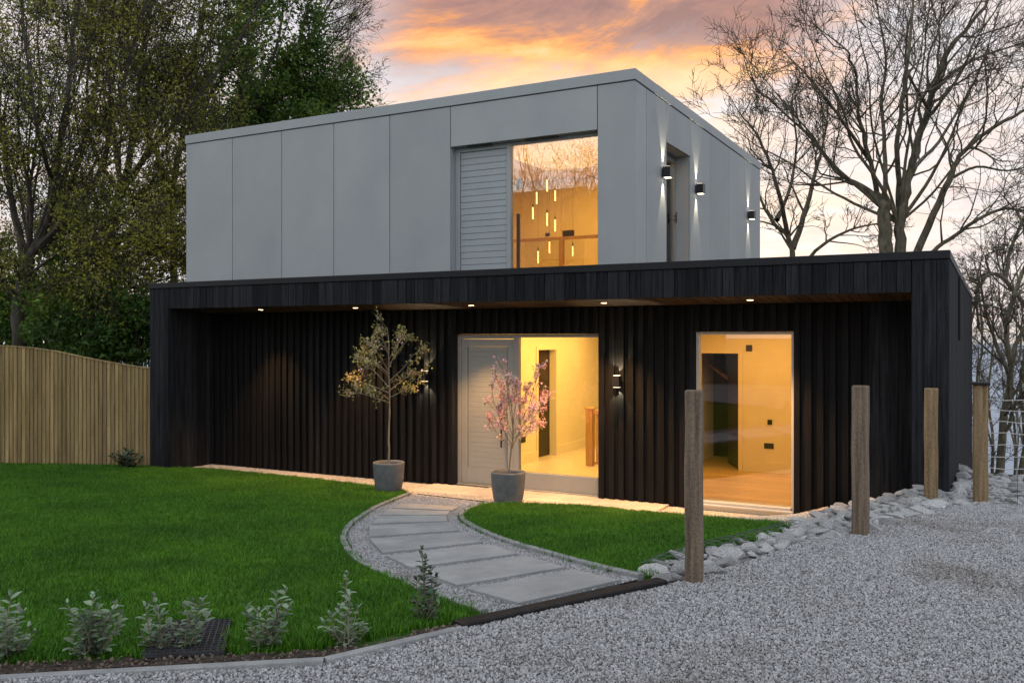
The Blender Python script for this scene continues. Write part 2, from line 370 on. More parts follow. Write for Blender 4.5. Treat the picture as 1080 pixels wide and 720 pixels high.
for i in range(9):
    a0, a1, b0, b1 = PLs[i], PLs[i+1], PRs[i], PRs[i+1]
    if i == 0: continue
    g0, g1 = .07, .11
    far0, far1 = lerp(a0, b0, .175), lerp(a0, b0, .845); nr0, nr1 = lerp(a1, b1, .175), lerp(a1, b1, .845)
    if i == 8: nr0, nr1 = lerp(a1, b1, .2), lerp(a1, b1, .86); g1 = .02
    q = [lerp(far0, nr0, g0), lerp(far1, nr1, g0), lerp(far1, nr1, 1-g1), lerp(far0, nr0, 1-g1)]
    z = [zg(*p) for p in q]
    o = MB().prism(q, [k-.03 for k in z], [k+.024 for k in z]).build('paving_slab', M['slab'], bev=.005, seg=2)
    tag(o, slab_lbl[i-1], 'paving slab', 'slabs of the garden path')
# patio slabs by the door
p_y0 = gp(480, 526)[1]
pb = MB()
for i, (x0, x1) in enumerate(((-7.3, -6.42), (-6.41, -5.52), (-5.51, -4.62), (-4.61, -3.7))):
    for y0, y1 in ((10.32, 10.8), (10.81, 11.5)):
        y0 = max(y0, 10.22); pb.box(x0, x1, y0, y1 if x0 > -7 and x1 < -4.6 else min(y1, 11.19), -.06, .03 + .001*i)
tag(pb.build('patio', M['patio'], bev=.004, seg=1), kind='structure')

# ------------------------------------------------------------------ scatter (stuff): grass and gravel through geometry nodes
def src(name, V, Fs, mat, smooth=False):
    me = bpy.data.meshes.new(name); me.from_pydata(V, [], Fs); me.materials.append(mat)
    if smooth: me.polygons.foreach_set('use_smooth', [True]*len(Fs))
    me.update(); return bpy.data.objects.new(name, me)
def tuft(seed, n, rad, h0, h1, w):
    r = random.Random(seed); V = []; Fs = []
    for _ in range(n):
        a = r.uniform(0, 6.283); q = rad*math.sqrt(r.random()); x, y = q*math.cos(a), q*math.sin(a)
        b = r.uniform(0, 6.283); le = r.uniform(.1, .75); h = r.uniform(h0, h1); ww = w*r.uniform(.7, 1.3)
        dx, dy = math.cos(b), math.sin(b); px, py = -dy*ww/2, dx*ww/2; k = len(V)
        V += [(x-px, y-py, -.01), (x+px, y+py, -.01), (x+px*.8+dx*le*h*.35, y+py*.8+dy*le*h*.35, h*.6), (x-px*.8+dx*le*h*.35, y-py*.8+dy*le*h*.35, h*.6), (x+dx*le*h, y+dy*le*h, h)]
        Fs += [(k, k+1, k+2, k+3), (k+3, k+2, k+4)]
    return V, Fs
def pebble(seed):
    r = random.Random(seed); bm = bmesh.new(); bmesh.ops.create_icosphere(bm, subdivisions=1, radius=1)
    sx, sy, sz = r.uniform(.8, 1.2), r.uniform(.6, .9), r.uniform(.45, .7)
    V = [tuple(c*s*r.uniform(.75, 1.15) for c, s in zip(v.co, (sx, sy, sz))) for v in bm.verts]
    Fs = [tuple(v.index for v in f.verts) for f in bm.faces]; bm.free(); return V, Fs
def scatter(name, base, sources, density, s0, s1, seed, flat=False):
    o = base.copy(); o.data = base.data.copy(); o.name = name; col.objects.link(o)
    for k in list(o.keys()): del o[k]
    tag(o, kind='stuff')
    ng = bpy.data.node_groups.new(name, 'GeometryNodeTree')
    ng.interface.new_socket('Geometry', in_out='INPUT', socket_type='NodeSocketGeometry'); ng.interface.new_socket('Geometry', in_out='OUTPUT', socket_type='NodeSocketGeometry')
    gi = ng.nodes.new('NodeGroupInput'); go = ng.nodes.new('NodeGroupOutput')
    d = ng.nodes.new('GeometryNodeDistributePointsOnFaces'); d.inputs['Density'].default_value = density; d.inputs['Seed'].default_value = seed
    ng.links.new(gi.outputs[0], d.inputs['Mesh'])
    jn = ng.nodes.new('GeometryNodeJoinGeometry')
    for s in sources:
        oi = ng.nodes.new('GeometryNodeObjectInfo'); oi.inputs['Object'].default_value = s; oi.inputs['As Instance'].default_value = True
        ng.links.new(oi.outputs['Geometry'], jn.inputs[0])
    ip = ng.nodes.new('GeometryNodeInstanceOnPoints'); ip.inputs['Pick Instance'].default_value = True
    ng.links.new(d.outputs['Points'], ip.inputs['Points']); ng.links.new(jn.outputs[0], ip.inputs['Instance'])
    rr = ng.nodes.new('FunctionNodeRandomValue'); rr.data_type = 'FLOAT_VECTOR'
    t = .25 if flat else 3.14
    rr.inputs[0].default_value = (-t, -t, 0); rr.inputs[1].default_value = (t, t, 6.283); rr.inputs['Seed'].default_value = seed + 1
    ng.links.new(rr.outputs[0], ip.inputs['Rotation'])
    rs = ng.nodes.new('FunctionNodeRandomValue'); rs.data_type = 'FLOAT'; rs.inputs[2].default_value = s0; rs.inputs[3].default_value = s1; rs.inputs['Seed'].default_value = seed + 2
    ng.links.new(rs.outputs[1], ip.inputs['Scale']); ng.links.new(ip.outputs[0], go.inputs[0])
    m = o.modifiers.new('scatter', 'NODES'); m.node_group = ng
    return o
tufts = [src('grass_tuft', *tuft(s, 34, .05, .022, .05, .0042), M['grass']) for s in range(4)]
pebs = [src('gravel_chip', *pebble(s), M['pebble']) for s in range(6)]
pebw = [src('strip_chip', *pebble(s+20), M['pebble_warm']) for s in range(4)]
def clip(poly, f): return [p for p in poly if f(p)]
lawn_vis = [(-7.6, 1.6), (-14.6, 9.1), (-12.36, 10.35)] + lawn_left[4:-4] + [(-3.2, 3.3), (-4.15, 2.7), (-5.3, 1.8)]
grate_q = [gp(*k)[:2] for k in ((143, 700), (172, 659.5), (247, 656.5), (242, 695))]
def punch(o, q):
    bm = bmesh.new(); bm.from_mesh(o.data)
    bmesh.ops.delete(bm, geom=[f for f in bm.faces if inpoly(f.calc_center_median().x, f.calc_center_median().y, q)], context='FACES')
    bm.to_mesh(o.data); bm.free()
gl = sheet('grass_area', lawn_vis, 0., .09, M['lawn']); punch(gl, grate_q); scatter('grass', gl, tufts, 620, .75, 1.3, 3, True)
gr = sheet('grass_area', lawn_right, 0., .25, M['lawn']); scatter('grass', gr, tufts, 700, .75, 1.3, 5, True)
dn = [(-4.6, 1.9), (-4.0, 2.52), (-2.834, 3.40), (-2.48, 4.15), (-1.81, 5.49), (-1.5, 6.3), (-1.14, 7.6), (-.9, 8.9), (-.7, 9.9), (-.3, 10.45), (.4, 10.65), (3.4, 10.75), (2.6, 5.0), (1.6, 3.0), (.2, 2.1), (-1.8, 1.7), (-3.8, 1.2)]
dg = sheet('gravel_area', dn, 0., .3, M['lawn'], zdrive); scatter('driveway_gravel', dg, pebs, 9000, .0045, .0118, 11)
pg = sheet('gravel_area', pathpoly, .002, .2, M['lawn']); scatter('path_gravel', pg, pebs, 6500, .005, .010, 17)
sg = sheet('gravel_area', strip, .004, .25, M['lawn']); scatter('strip_gravel', sg, pebw, 2200, .006, .012, 23)
cs = sheet('gravel_area', bed, .02, .1, M['lawn'], zbed); scatter('bark_chips', cs, [src('bark_chip', *pebble(40), mk('bark_chip', (.05, .035, .025), (.16, .12, .09), rough=.9, rand=.6)) for _ in (0,)], 900, .006, .016, 29)
for o in (gl, gr, dg, pg, sg, cs): bpy.data.objects.remove(o)

# ------------------------------------------------------------------ the house
house = thing('house', 'modern two storey house with black timber base and grey panelled box on top', 'house', (-6.4, 10.3, 0))
XL, XR_, YF, YD, YB = -12.35, -.405, 10.27, 11.2, 21.5
LI, RI = -11.9, -.763
ZS, ZC, ZT = 2.66, 3.0, 3.088
def boards_x(x0, x1, y, z0, z1, pitch, gap, dep, jit=.004):
    b = MB(); n = max(1, round((x1-x0)/pitch)); w = (x1-x0)/n
    for i in range(n):
        d = random.uniform(0, jit); b.box(x0+i*w+gap/2, x0+(i+1)*w-gap/2, y-dep+d, y, z0, z1)
    return b
def boards_y(y0, y1, xa, xb, z0, z1, pitch, gap):
    b = MB(); n = max(1, round((y1-y0)/pitch)); w = (y1-y0)/n
    for i in range(n): b.box(min(xa, xb), max(xa, xb), y0+i*w+gap/2, y0+(i+1)*w-gap/2, z0, z1)
    return b
# carcass: side walls, back, header
MB().box(XL+.03, LI-.02, YF+.03, YB, -.4, ZC).build('side_wall', M['void'], house)
MB().box(RI+.02, XR_-.03, YF+.03, YB, -2.5, ZC).build('side_wall', M['void'], house)
MB().box(LI-.01, RI+.01, YB-.2, YB-.003, -1.5, ZC-.01).build('back_wall', M['void'], house)
b = MB()
for x0, x1, z0, z1 in ((LI-.01, -6.99, -.3, ZS+.05), (-4.665, -3.36, -.3, ZS+.05), (-2.13, RI+.01, -.3, ZS+.05), (-6.99, -4.665, 2.24, ZS+.05), (-3.36, -2.13, 2.262, ZS+.05)): b.box(x0, x1, YD+.002, YD+.2, z0, z1)
b.build('front_wall', M['void'], house)
# leg faces + returns
boards_x(XL, LI-.003, YF+.03, -.3, ZC-.004, .115, .005, .03).build('front_boarding', M['char_flat'], house, bev=.003, seg=1)
boards_x(RI+.003, XR_, YF+.03, -.3, ZC-.004, .118, .005, .03).build('front_boarding', M['char_flat'], house, bev=.003, seg=1)
boards_x(LI, RI, YF+.03, ZS, ZC-.004, .142, .006, .03).build('fascia', M['char_flat'], house, bev=.003, seg=1)
MB().box(LI+.002, RI-.002, YF+.034, YF+.15, ZS+.006, ZC-.006).build('fascia_backing', M['void'], house)
boards_y(YF+.035, YD, LI-.02, LI, -.3, ZS-.02, .118, .004).build('return_boarding', M['char_flat'], house, bev=.002, seg=1)
boards_y(YF+.035, YD, RI, RI+.02, -.3, ZS-.02, .118, .004).build('return_boarding', M['char_flat'], house, bev=.002, seg=1)
boards_y(YF+.005, YB, XR_-.03, XR_, -2.5, ZC-.004, .13, .005).build('side_boarding', M['char_flat'], house, bev=.002, seg=1)
boards_y(YF+.005, YB, XL, XL+.03, -.3, ZC-.004, .13, .005).build('side_boarding', M['char_flat'], house, bev=.002, seg=1)
MB().box(XR_+.001, XR_+.03, 12.9, 12.96, 2.15, 2.97).build('corner_trim', M['coping'], house)
# soffit boards run front to back
b = MB(); n = 100; w = (RI-LI)/n
for i in range(n):
    x0, x1 = LI+i*w+.004, LI+(i+1)*w-.004; k = len(b.v)
    b.prism([(x0, YF+.152), (x1, YF+.152), (x1, YD-.002), (x0, YD-.002)], [2.668, 2.668, 2.605, 2.605], [2.69, 2.69, 2.69, 2.69])
b.build('soffit', M['soffit'], house)
# battened cladding
def battens(x0, x1, z0, z1, name='batten_cladding'):
    b = MB(); x = x0
    while x < x1 - .03:
        p = random.uniform(.134, .143); w = random.uniform(.066, .074); d = random.uniform(.044, .052)
        xe = min(x + p, x1)
        b.box(x, min(x+w, x1), YD-d, YD, z0 - random.uniform(0, .006), z1)
        if xe - (x+w) > .01: b.box(x+w+.001, xe-.001, YD-.012, YD, z0, z1)
        x = xe
    return b.build(name, M['char'], house, bev=.004, seg=1)
battens(LI+.001, -6.99, .03, 2.60); battens(-4.665, -3.36, .03, 2.60); battens(-2.13, -1.27, .03, 2.60)
battens(-6.988, -4.667, 2.242, 2.60); battens(-3.358, -2.132, 2.264, 2.60)
boards_x(-1.266, RI-.001, YD, -.3, 2.60, .1, .004, .012).build('flush_door', M['char_flat'], house)
# coping and roof deck
b = MB(); b.box(XL-.012, XR_+.012, YF-.014, YF+.3, ZC, ZT); b.box(XL-.012, XL+.3, YF+.302, YB+.01, ZC, ZT); b.box(XR_-.3, XR_+.012, YF+.302, YB+.01, ZC, ZT); b.box(XL+.302, XR_-.302, YB-.3, YB+.01, ZC, ZT)
b.build('coping', M['coping'], house, bev=.005, seg=1)
MB().box(XL+.05, XR_-.05, YF+.16, YB-.1, 2.72, ZC-.01).build('roof', M['void'], house)

# lower reveals, door, windows
YR = 11.32
b = MB(); b.box(-7.05, -6.972, YD-.04, YR+.05, 0, 2.25); b.box(-4.68, -4.6, YD-.04, YR+.05, 0, 2.25); b.box(-6.97, -4.682, YD+.2, YR+.05, 2.238, 2.35)
b.build('door_reveal', M['char_flat'], house)
fr = MB()
fx0, fm, fx1 = -6.968, -5.99, -4.69
fr.box(fx0, fx0+.06, YR-.05, YR+.03, .05, 2.236); fr.box(fm-.04, fm+.04, YR-.05, YR+.03, .05, 2.236); fr.box(fx1-.02, fx1, YR-.05, YR+.03, .05, 2.236)
fr.box(fx0+.061, fm-.041, YR-.049, YR+.03, 2.17, 2.236); fr.box(fm+.041, fx1-.021, YR-.049, YR+.03, 2.19, 2.236)
fr.box(fm+.041, fx1-.021, YR-.049, YR+.03, .05, .285); fr.box(fx0-.0, fx1, YR-.08, YR+.03, .03, .049)
sidelight = fr.build('window', M['door'], house, bev=.004, seg=1)
MB().box(fm+.03, fx1-.005, YR-.014, YR-.002, .275, 2.2).build('pane', M['glass'], sidelight)
door = MB(); dx0, dx1 = fx0+.064, fm-.044
door.box(dx0, dx0+.1, YR-.04, YR+.01, .06, 2.165); door.box(dx1-.1, dx1, YR-.04, YR+.01, .06, 2.165); door.box(dx0+.101, dx1-.101, YR-.04, YR+.01, 2.06, 2.165); door.box(dx0+.101, dx1-.101, YR-.04, YR+.01, .06, .3)
nb = 24
for i in range(nb):
    z = .302 + (2.058-.302)*i/nb; door.box(dx0+.115, dx1-.115, YR-.028, YR+.01, z, z+(2.058-.302)/nb-.0014)
door.box(dx0+.101, dx1-.101, YR-.015, YR+.008, .302, 2.058)
fd = door.build('door', M['door'], house, bev=.002, seg=1)
hx = onY(529, 440, YR-.1)[0]
b = MB().tube([(hx, YR-.11, .62), (hx, YR-.11, 1.5)], .014, 10); b.tube([(hx, YR-.11, .72), (hx, YR-.035, .72)], .009, 8); b.tube([(hx, YR-.11, 1.4), (hx, YR-.035, 1.4)], .009, 8)
b.build('handle', M['black'], fd)
MB().box(dx0+.103, dx1-.103, YR-.044, YR-.0405, .075, .12).build('weather_bar', M['door'], fd)
# right hand window
wb = MB(); wx0, wx1 = -3.355, -2.135; YW = 11.3
wb.box(wx0, wx0+.035, YD+.02, YW+.05, .002, 2.26); wb.box(wx1-.035, wx1, YD+.02, YW+.05, .002, 2.26); wb.box(wx0+.036, wx1-.036, YD+.05, YW+.05, 2.225, 2.26)
wb.box(wx0+.036, wx1-.036, YD-.02, YW+.05, .002, .115); wb.box(wx0-.0, wx1, YD-.075, YD-.032, .06, .085)
rw = wb.build('window', M['frame_light'], house, bev=.003, seg=1)
MB().box(wx0+.03, wx1-.03, YW-.012, YW, .11, 2.225).build('pane', M['glass'], rw)

# ---- upper box
UX0, UX1, UY0, UY1, UZ = -12.35, -4.11, 11.03, 18.12, 5.687
PB, PT = 3.03, 5.53
g = .012
b = MB(); b.box(UX0+.03, -6.96, UY0+.03, UY0+.2, 2.99, UZ-.02); b.box(-4.62, UX1-.03, UY0+.03, UY0+.2, 2.99, UZ-.02); b.box(-6.96, -4.62, UY0+.03, UY0+.2, 4.965, UZ-.02)
b.box(UX0+.03, UX0+.2, UY0+.201, UY1-.03, 2.99, UZ-.02); b.box(UX0+.201, UX1-.03, UY1-.2, UY1-.03, 2.99, UZ-.02)
b.box(UX1-.2, UX1-.03, UY0+.201, 12.29, 2.99, UZ-.02); b.box(UX1-.2, UX1-.03, 13.46, UY1-.201, 2.99, UZ-.02); b.box(UX1-.2, UX1-.03, 12.29, 13.46, 4.99, UZ-.02)
b.build('upper_wall', M['panelgap'], house)
xs = [UX0, -11.254, -10.164, -9.091, -8.019, -6.941]
for a, c in zip(xs[:-1], xs[1:]): MB().box(a+g/2, c-g/2, UY0, UY0+.028, PB, PT).build('cladding_panel', M['panel'], house, bev=.002, seg=1)
MB().box(-6.941+g/2, -4.639-g/2, UY0, UY0+.028, 4.95, PT).build('cladding_panel', M['panel'], house, bev=.002, seg=1)
MB().box(-4.639+g/2, UX1-.001, UY0, UY0+.028, PB, PT).build('cladding_panel', M['panel'], house, bev=.002, seg=1)
ys = [UY0+.03, 11.47, 12.31, 13.44, 14.54, 15.74, 16.83, UY1]
for i, (a, c) in enumerate(zip(ys[:-1], ys[1:])):
    MB().box(UX1-.028, UX1, a+(g/2 if i else .001), c-g/2, 4.975 if i == 2 else PB, PT).build('cladding_panel', M['panel'], house, bev=.002, seg=1)
b = MB(); b.box(UX0-.012, UX1+.012, UY0-.014, UY0+.3, PT+.012, UZ); b.box(UX0-.012, UX0+.3, UY0+.302, UY1+.01, PT+.012, UZ); b.box(UX1-.3, UX1+.012, UY0+.302, UY1+.01, PT+.012, UZ); b.box(UX0+.302, UX1-.302, UY1-.3, UY1+.01, PT+.012, UZ)
b.build('coping', M['greytrim'], house, bev=.004, seg=1)
MB().box(UX0+.1, UX1-.1, UY0+.1, UY1-.1, 5.45, 5.6).build('roof', M['void'], house)
ra = onX(694, 89, -4.6); rb = onX(763, 141, -4.6)
MB().box(-6.6, -4.6, ra[1], rb[1], 5.58, (ra[2]+rb[2])/2).build('rooflight', M['coping'], house, bev=.01, seg=1)
# upper front window: reveal, boarded leaf, pane
YU = 11.2
b = MB(); b.box(-7.0, -6.94, UY0+.03, YU+.06, 3.0, 4.96); b.box(-4.645, -4.56, UY0+.03, YU+.06, 3.0, 4.96); b.box(-6.939, -4.646, UY0+.03, YU+.06, 4.948, 5.0)
b.build('window_reveal', M['greytrim'], house)
um = onY(538, 200, YU)[0]
b = MB(); b.box(-6.938, -6.86, YU-.04, YU+.04, 3.01, 4.945); b.box(um-.035, um+.03, YU-.05, YU+.04, 3.01, 4.945); b.box(-4.665, -4.648, YU-.04, YU+.04, 3.01, 4.945)
b.box(-6.859, um-.036, YU-.04, YU+.04, 4.88, 4.945); b.box(um+.031, -4.666, YU-.04, YU+.04, 4.905, 4.945); b.box(-6.859, um-.036, YU-.04, YU+.04, 3.01, 3.06); b.box(um+.031, -4.666, YU-.04, YU+.04, 3.01, 3.03)
uw = b.build('window', M['greytrim'], house, bev=.003, seg=1)
MB().box(um+.025, -4.66, YU-.01, YU+.002, 3.02, 4.91).build('pane', M['glass_mirror'], uw)
b = MB(); n = 20
for i in range(n):
    z = 3.065 + (4.875-3.065)*i/n; b.box(-6.85, um-.045, YU-.03, YU+.01, z, z+(4.875-3.065)/n-.006)
b.box(-6.858, um-.037, YU-.012, YU+.03, 3.062, 4.878)
b.build('shutter', M['shutter'], uw, bev=.002, seg=1)
for a, c in ((-6.7, -6.3), (-5.75, -5.25)): MB().box(a, c, UY0+.06, UY0+.1, 4.93, 4.947).build('vent_slot', M['black'], uw)
# side balcony door recess
b = MB(); b.box(UX1-.3, UX1-.03, 13.441, 13.5, 3.0, 4.98); b.box(UX1-.3, UX1-.03, 12.25, 12.309, 3.0, 4.98); b.box(UX1-.3, UX1-.03, 12.311, 13.439, 4.972, 5.03)
b.build('door_reveal', M['greytrim'], house)
b = MB(); b.box(UX1-.29, UX1-.24, 13.405, 13.438, 3.01, 4.97); b.box(UX1-.29, UX1-.24, 12.312, 12.4, 3.01, 4.97); b.box(UX1-.29, UX1-.24, 12.401, 13.404, 4.88, 4.97); b.box(UX1-.29, UX1-.24, 12.401, 13.404, 3.01, 3.1)
sd = b.build('door', M['frame'], house, bev=.003, seg=1)
MB().box(UX1-.272, UX1-.262, 12.39, 13.41, 3.09, 4.89).build('pane', M['glass'], sd)
b = MB(); b.tube([(UX1-.2, 13.37, 3.95), (UX1-.2, 13.37, 4.12)], .012, 8); b.tube([(UX1-.2, 13.37, 4.0), (UX1-.245, 13.37, 4.0)], .009, 8); b.tube([(UX1-.2, 13.37, 4.05), (UX1-.2, 13.26, 4.05)], .009, 8); b.build('handle', M['black'], sd)

# ---- interiors seen through the glass
# hall
HX0, HX1, HY1 = -7.1, -4.62, 18.0
b = MB(); b.box(HX0-.12, HX0, YR+.06, 14.17, .03, 2.5); b.box(HX0-.12, HX0, 14.9, HY1, .03, 2.5); b.box(HX0-.12, HX0, 14.17, 14.9, 1.97, 2.5)
b.box(HX0, HX1, HY1, HY1+.1, .03, 2.5); b.box(HX1, HX1+.1, YR+.06, HY1, .03, 2.5); b.box(HX0-.1, HX1+.1, YR+.06, HY1, 2.5, 2.58)
hall_wall = b.build('hall_wall', M['plaster'], house)
b = MB(); b.box(HX0+.001, HX0+.018, YR+.1, 14.1, .03, .2); b.box(HX0+.001, HX0+.018, 14.97, HY1-.01, .03, .2); b.build('skirting', M['plaster'], hall_wall)
b = MB(); b.box(HX0+.001, HX0+.02, 14.1, 14.169, .03, 2.04); b.box(HX0+.001, HX0+.02, 14.901, 14.969, .03, 2.04); b.box(HX0+.001, HX0+.02, 14.17, 14.9, 1.972, 2.04); b.build('architrave', M['plaster'], hall_wall)
MB().box(HX0-.6, HX1+.1, YR+.06, HY1+.1, -.05, .03).build('hall_floor', M['tilefloor'], house)
MB().box(HX0-.2, HX0-.13, 14.0, 15.0, .031, 2.1).build('inner_door', M['darkwood'], house)
nx_ = onY(622.5, 460, 13.96)[0]
b = MB().box(nx_-.06, nx_+.06, 13.9, 14.02, .03, .98); b.box(nx_-.075, nx_+.075, 13.885, 14.035, .9805, 1.01); b.build('newel_post', M['oak'], house, bev=.004, seg=1)
b = MB().box(nx_+.062, -4.65, 13.93, 13.99, .90, .96)
for i in range(8): b.box(nx_+.11+i*.11, nx_+.14+i*.11, 13.945, 13.975, .1, .899)
b.box(nx_+.062, -4.65, 13.94, 13.98, .06, .099); b.build('balustrade', M['oak'], house)
# room on the right
b = MB(); RY = 14.6
dl, dr = -4.4, -3.66
b.box(-4.515, dl, RY, RY+.12, .03, 2.5); b.box(dr, -.85, RY, RY+.12, .03, 2.5); b.box(dl, dr, RY, RY+.12, 1.93, 2.5)
b.box(-.95, -.85, 11.42, RY, .03, 2.5); b.box(-4.515, -.85, 11.42, RY+.1, 2.5, 2.58)
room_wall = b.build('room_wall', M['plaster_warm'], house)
b = MB(); b.box(dr+.075, -.96, RY-.018, RY-.001, .03, .19); b.build('skirting', M['plaster_warm'], room_wall)
b = MB(); b.box(dr+.001, dr+.07, RY-.02, RY-.001, .03, 2.0); b.box(dl-.07, dl-.001, RY-.02, RY-.001, .03, 2.0); b.box(dl, dr, RY-.02, RY-.001, 1.932, 2.0); b.build('architrave', M['plaster_warm'], room_wall)
b = MB()
for i in range(26): b.box(-4.515, -.9, 11.36+i*.13, 11.36+i*.13+.127, -.05, .03+.0006*(i % 3))
b.box(-5.0, -3.0, 14.742, 16.2, -.05, .03)
b.build('room_floor', M['oakfloor'], house)
MB().box(-5.4, -3.2, 16.2, 16.3, .03, 2.5).build('corridor_wall', M['darkwood'], house)
b = MB(); b.box(-5.1, -5.0, 14.73, 16.2, .03, 2.5); b.build('corridor_wall', M['darkwood'], house)
b = MB(); a1 = Vector((-4.7, 15.9, 1.85)); a2 = Vector((-3.75, 15.9, 1.15)); b.tube([a1, a2], .03, 8)
b.build('stair_rail', M['oak'], house)
b = MB(); b.prism([(dr-.01, RY+.125), (dr-.05, RY+.125), (dr-.38, RY+.78), (dr-.34, RY+.8)], .04, 1.92); b.build('inner_door', M['darkwood'], house)
# upper landing
b = MB(); UYB = 16.5
b.box(-9.0, -4.4, UYB, UYB+.1, 3.0, 5.4); b.box(-9.0, -8.9, 11.3, UYB, 3.0, 5.4); b.box(-9.0, -4.4, 11.3, UYB+.1, 5.4, 5.44)
b.box(UX1-.36, UX1-.31, 13.5, UYB, 3.0, 5.4); b.box(UX1-.36, UX1-.31, 11.3, 12.25, 3.0, 5.4); b.box(UX1-.36, UX1-.31, 12.25, 13.5, 5.03, 5.4)
b.box(-7.2, -6.98, YU+.065, 12.0, 3.0, 5.4)
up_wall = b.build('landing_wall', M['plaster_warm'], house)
MB().box(-9.0, -4.4, 11.3, UYB, 2.93, 3.0).build('landing_floor', M['oakfloor'], house)
b = MB(); b.box(-8.5, -4.5, 14.2, 14.26, 3.9, 3.95)
for x in (-8.0, -6.66, -5.5): b.box(x-.04, x+.04, 14.2, 14.26, 3.0, 3.899)
bal = b.build('balustrade', M['oak'], house)
MB().box(-8.45, -4.55, 14.225, 14.235, 3.02, 3.9).build('glass_panel', M['glass'], bal)
b = MB(); b.box(um+.06, um+.1, YU+.08, YU+.12, 3.0, 3.95); b.box(um+.06, um+.13, YU+.08, YU+.12, 4.3, 4.45); b.build('bracket', M['brown'], house)

# wall fittings inside
for (u, v, w, h, lab, nm) in ((790, 367, .1, .1, 'small black control box high on the warm room wall', 'control_box'), (812, 445, .075, .08, 'small square dark switch plate on the warm room wall', 'wall_switch'), (811, 470, .15, .085, 'wide dark double socket low on the warm room wall', 'wall_socket')):
    p = onY(u, v, RY-.005)
    o = thing(nm, lab, nm.replace('_', ' '), (p[0], RY, p[2]))
    MB().box(p[0]-w/2, p[0]+w/2, RY-.014, RY-.001, p[2]-h/2, p[2]+h/2).build('plate', M['brown'], o, bev=.003, seg=1)
    for k in ((-.035, .035) if w > .12 else (0,)): MB().box(p[0]+k-.012, p[0]+k+.012, RY-.018, RY-.0145, p[2]-.016, p[2]+.016).build('rocker', M['black'], o)
p = onX(550.5, 463.5, HX0)
o = thing('wall_socket', 'dark socket plate low on the hall wall beside the dark inner door', 'wall socket', p)
MB().box(HX0+.001, HX0+.012, p[1]-.12, p[1]+.12, p[2]-.05, p[2]+.05).build('plate', M['brown'], o, bev=.002, seg=1)
MB().box(HX0+.0125, HX0+.016, p[1]-.05, p[1]+.05, p[2]-.02, p[2]+.02).build('rocker', M['black'], o)
for (u, v, w, h, lab) in ((599.5, 246, .26, .12, 'wide dark wall plate behind the upstairs handrail'), (577.5, 247.5, .1, .07, 'small dark switch behind the upstairs handrail')):
    p = onY(u, v, UYB-.005); o = thing('wall_switch', lab, 'wall switch', p)
    MB().box(p[0]-w/2, p[0]+w/2, UYB-.014, UYB-.001, p[2]-h/2, p[2]+h/2).build('plate', M['brown'], o, bev=.003, seg=1)
    MB().box(p[0]-w/5, p[0]+w/5, UYB-.019, UYB-.0145, p[2]-h/4, p[2]+h/4).build('rocker', M['black'], o)

def lamp(name, typ, loc, parent, energy, color, **kw):
    l = bpy.data.lights.new(name, typ); l.energy = energy; l.color = color
    rot = kw.pop('rot', None)
    for k, v in kw.items(): setattr(l, k, v)
    o = bpy.data.objects.new(name, l); col.objects.link(o)
    if parent is not None: o.parent = parent; o.location = Vector(loc) - origin(parent)
    else: o.location = loc
    if rot: o.rotation_euler = rot
    return o
WARM = (1, .52, .10); WARM2 = (1, .66, .33)
lamp('hall_light', 'AREA', (-5.9, 14.2, 2.48), house, 130, WARM, shape='RECTANGLE', size=1.6, size_y=4)
lamp('room_light', 'AREA', (-2.8, 13.0, 2.48), house, 66, (1, .53, .11), shape='RECTANGLE', size=2.4, size_y=2)
lamp('landing_light', 'AREA', (-6.3, 14.2, 5.38), house, 220, (1, .59, .16), shape='RECTANGLE', size=2.5, size_y=2.5)

# pendants on the landing
pend = [(577,188,202,'topmost glowing pendant tube in the upstairs cluster'),(566,201,215,'glowing pendant tube upper left in the upstairs cluster'),(585.5,199,212,'glowing pendant tube upper right in the upstairs cluster'),
        (562,217,231,'leftmost glowing pendant tube in the upstairs cluster'),(577,223,238,'middle glowing pendant tube in the upstairs cluster'),(585.5,230,244,'glowing pendant tube just above the handrail at the cluster right'),
        (579.5,253,267,'glowing pendant tube behind the glass just left of the rail post'),(567.5,263,278,'lowest left glowing pendant tube behind the rail glass'),(604,258,270,'rightmost glowing pendant tube beyond the rail post'),(592,266,279,'lowest right glowing pendant tube beside the rail post')]
for i, (u, v0, v1, lab) in enumerate(pend):
    Yp = 14.9 + .12*(i % 3); a = onY(u, v0, Yp); c = onY(u, v1, Yp)
    o = thing('pendant_lamp', lab, 'pendant lamp', (a[0], Yp, c[2]), 'pendant tubes over the stairs')
    MB().tube([(a[0], Yp, c[2]), (a[0], Yp, a[2]-.03)], .0115, 10).build('lamp_tube', M['pendant'], o)
    MB().tube([(a[0], Yp, a[2]-.029), (a[0], Yp, a[2]+.03)], .0125, 10).build('cap', M['brown'], o)
    MB().tube([(a[0], Yp, a[2]+.031), (a[0], Yp, 5.39)], .002, 4).build('cord', M['brown'], o)

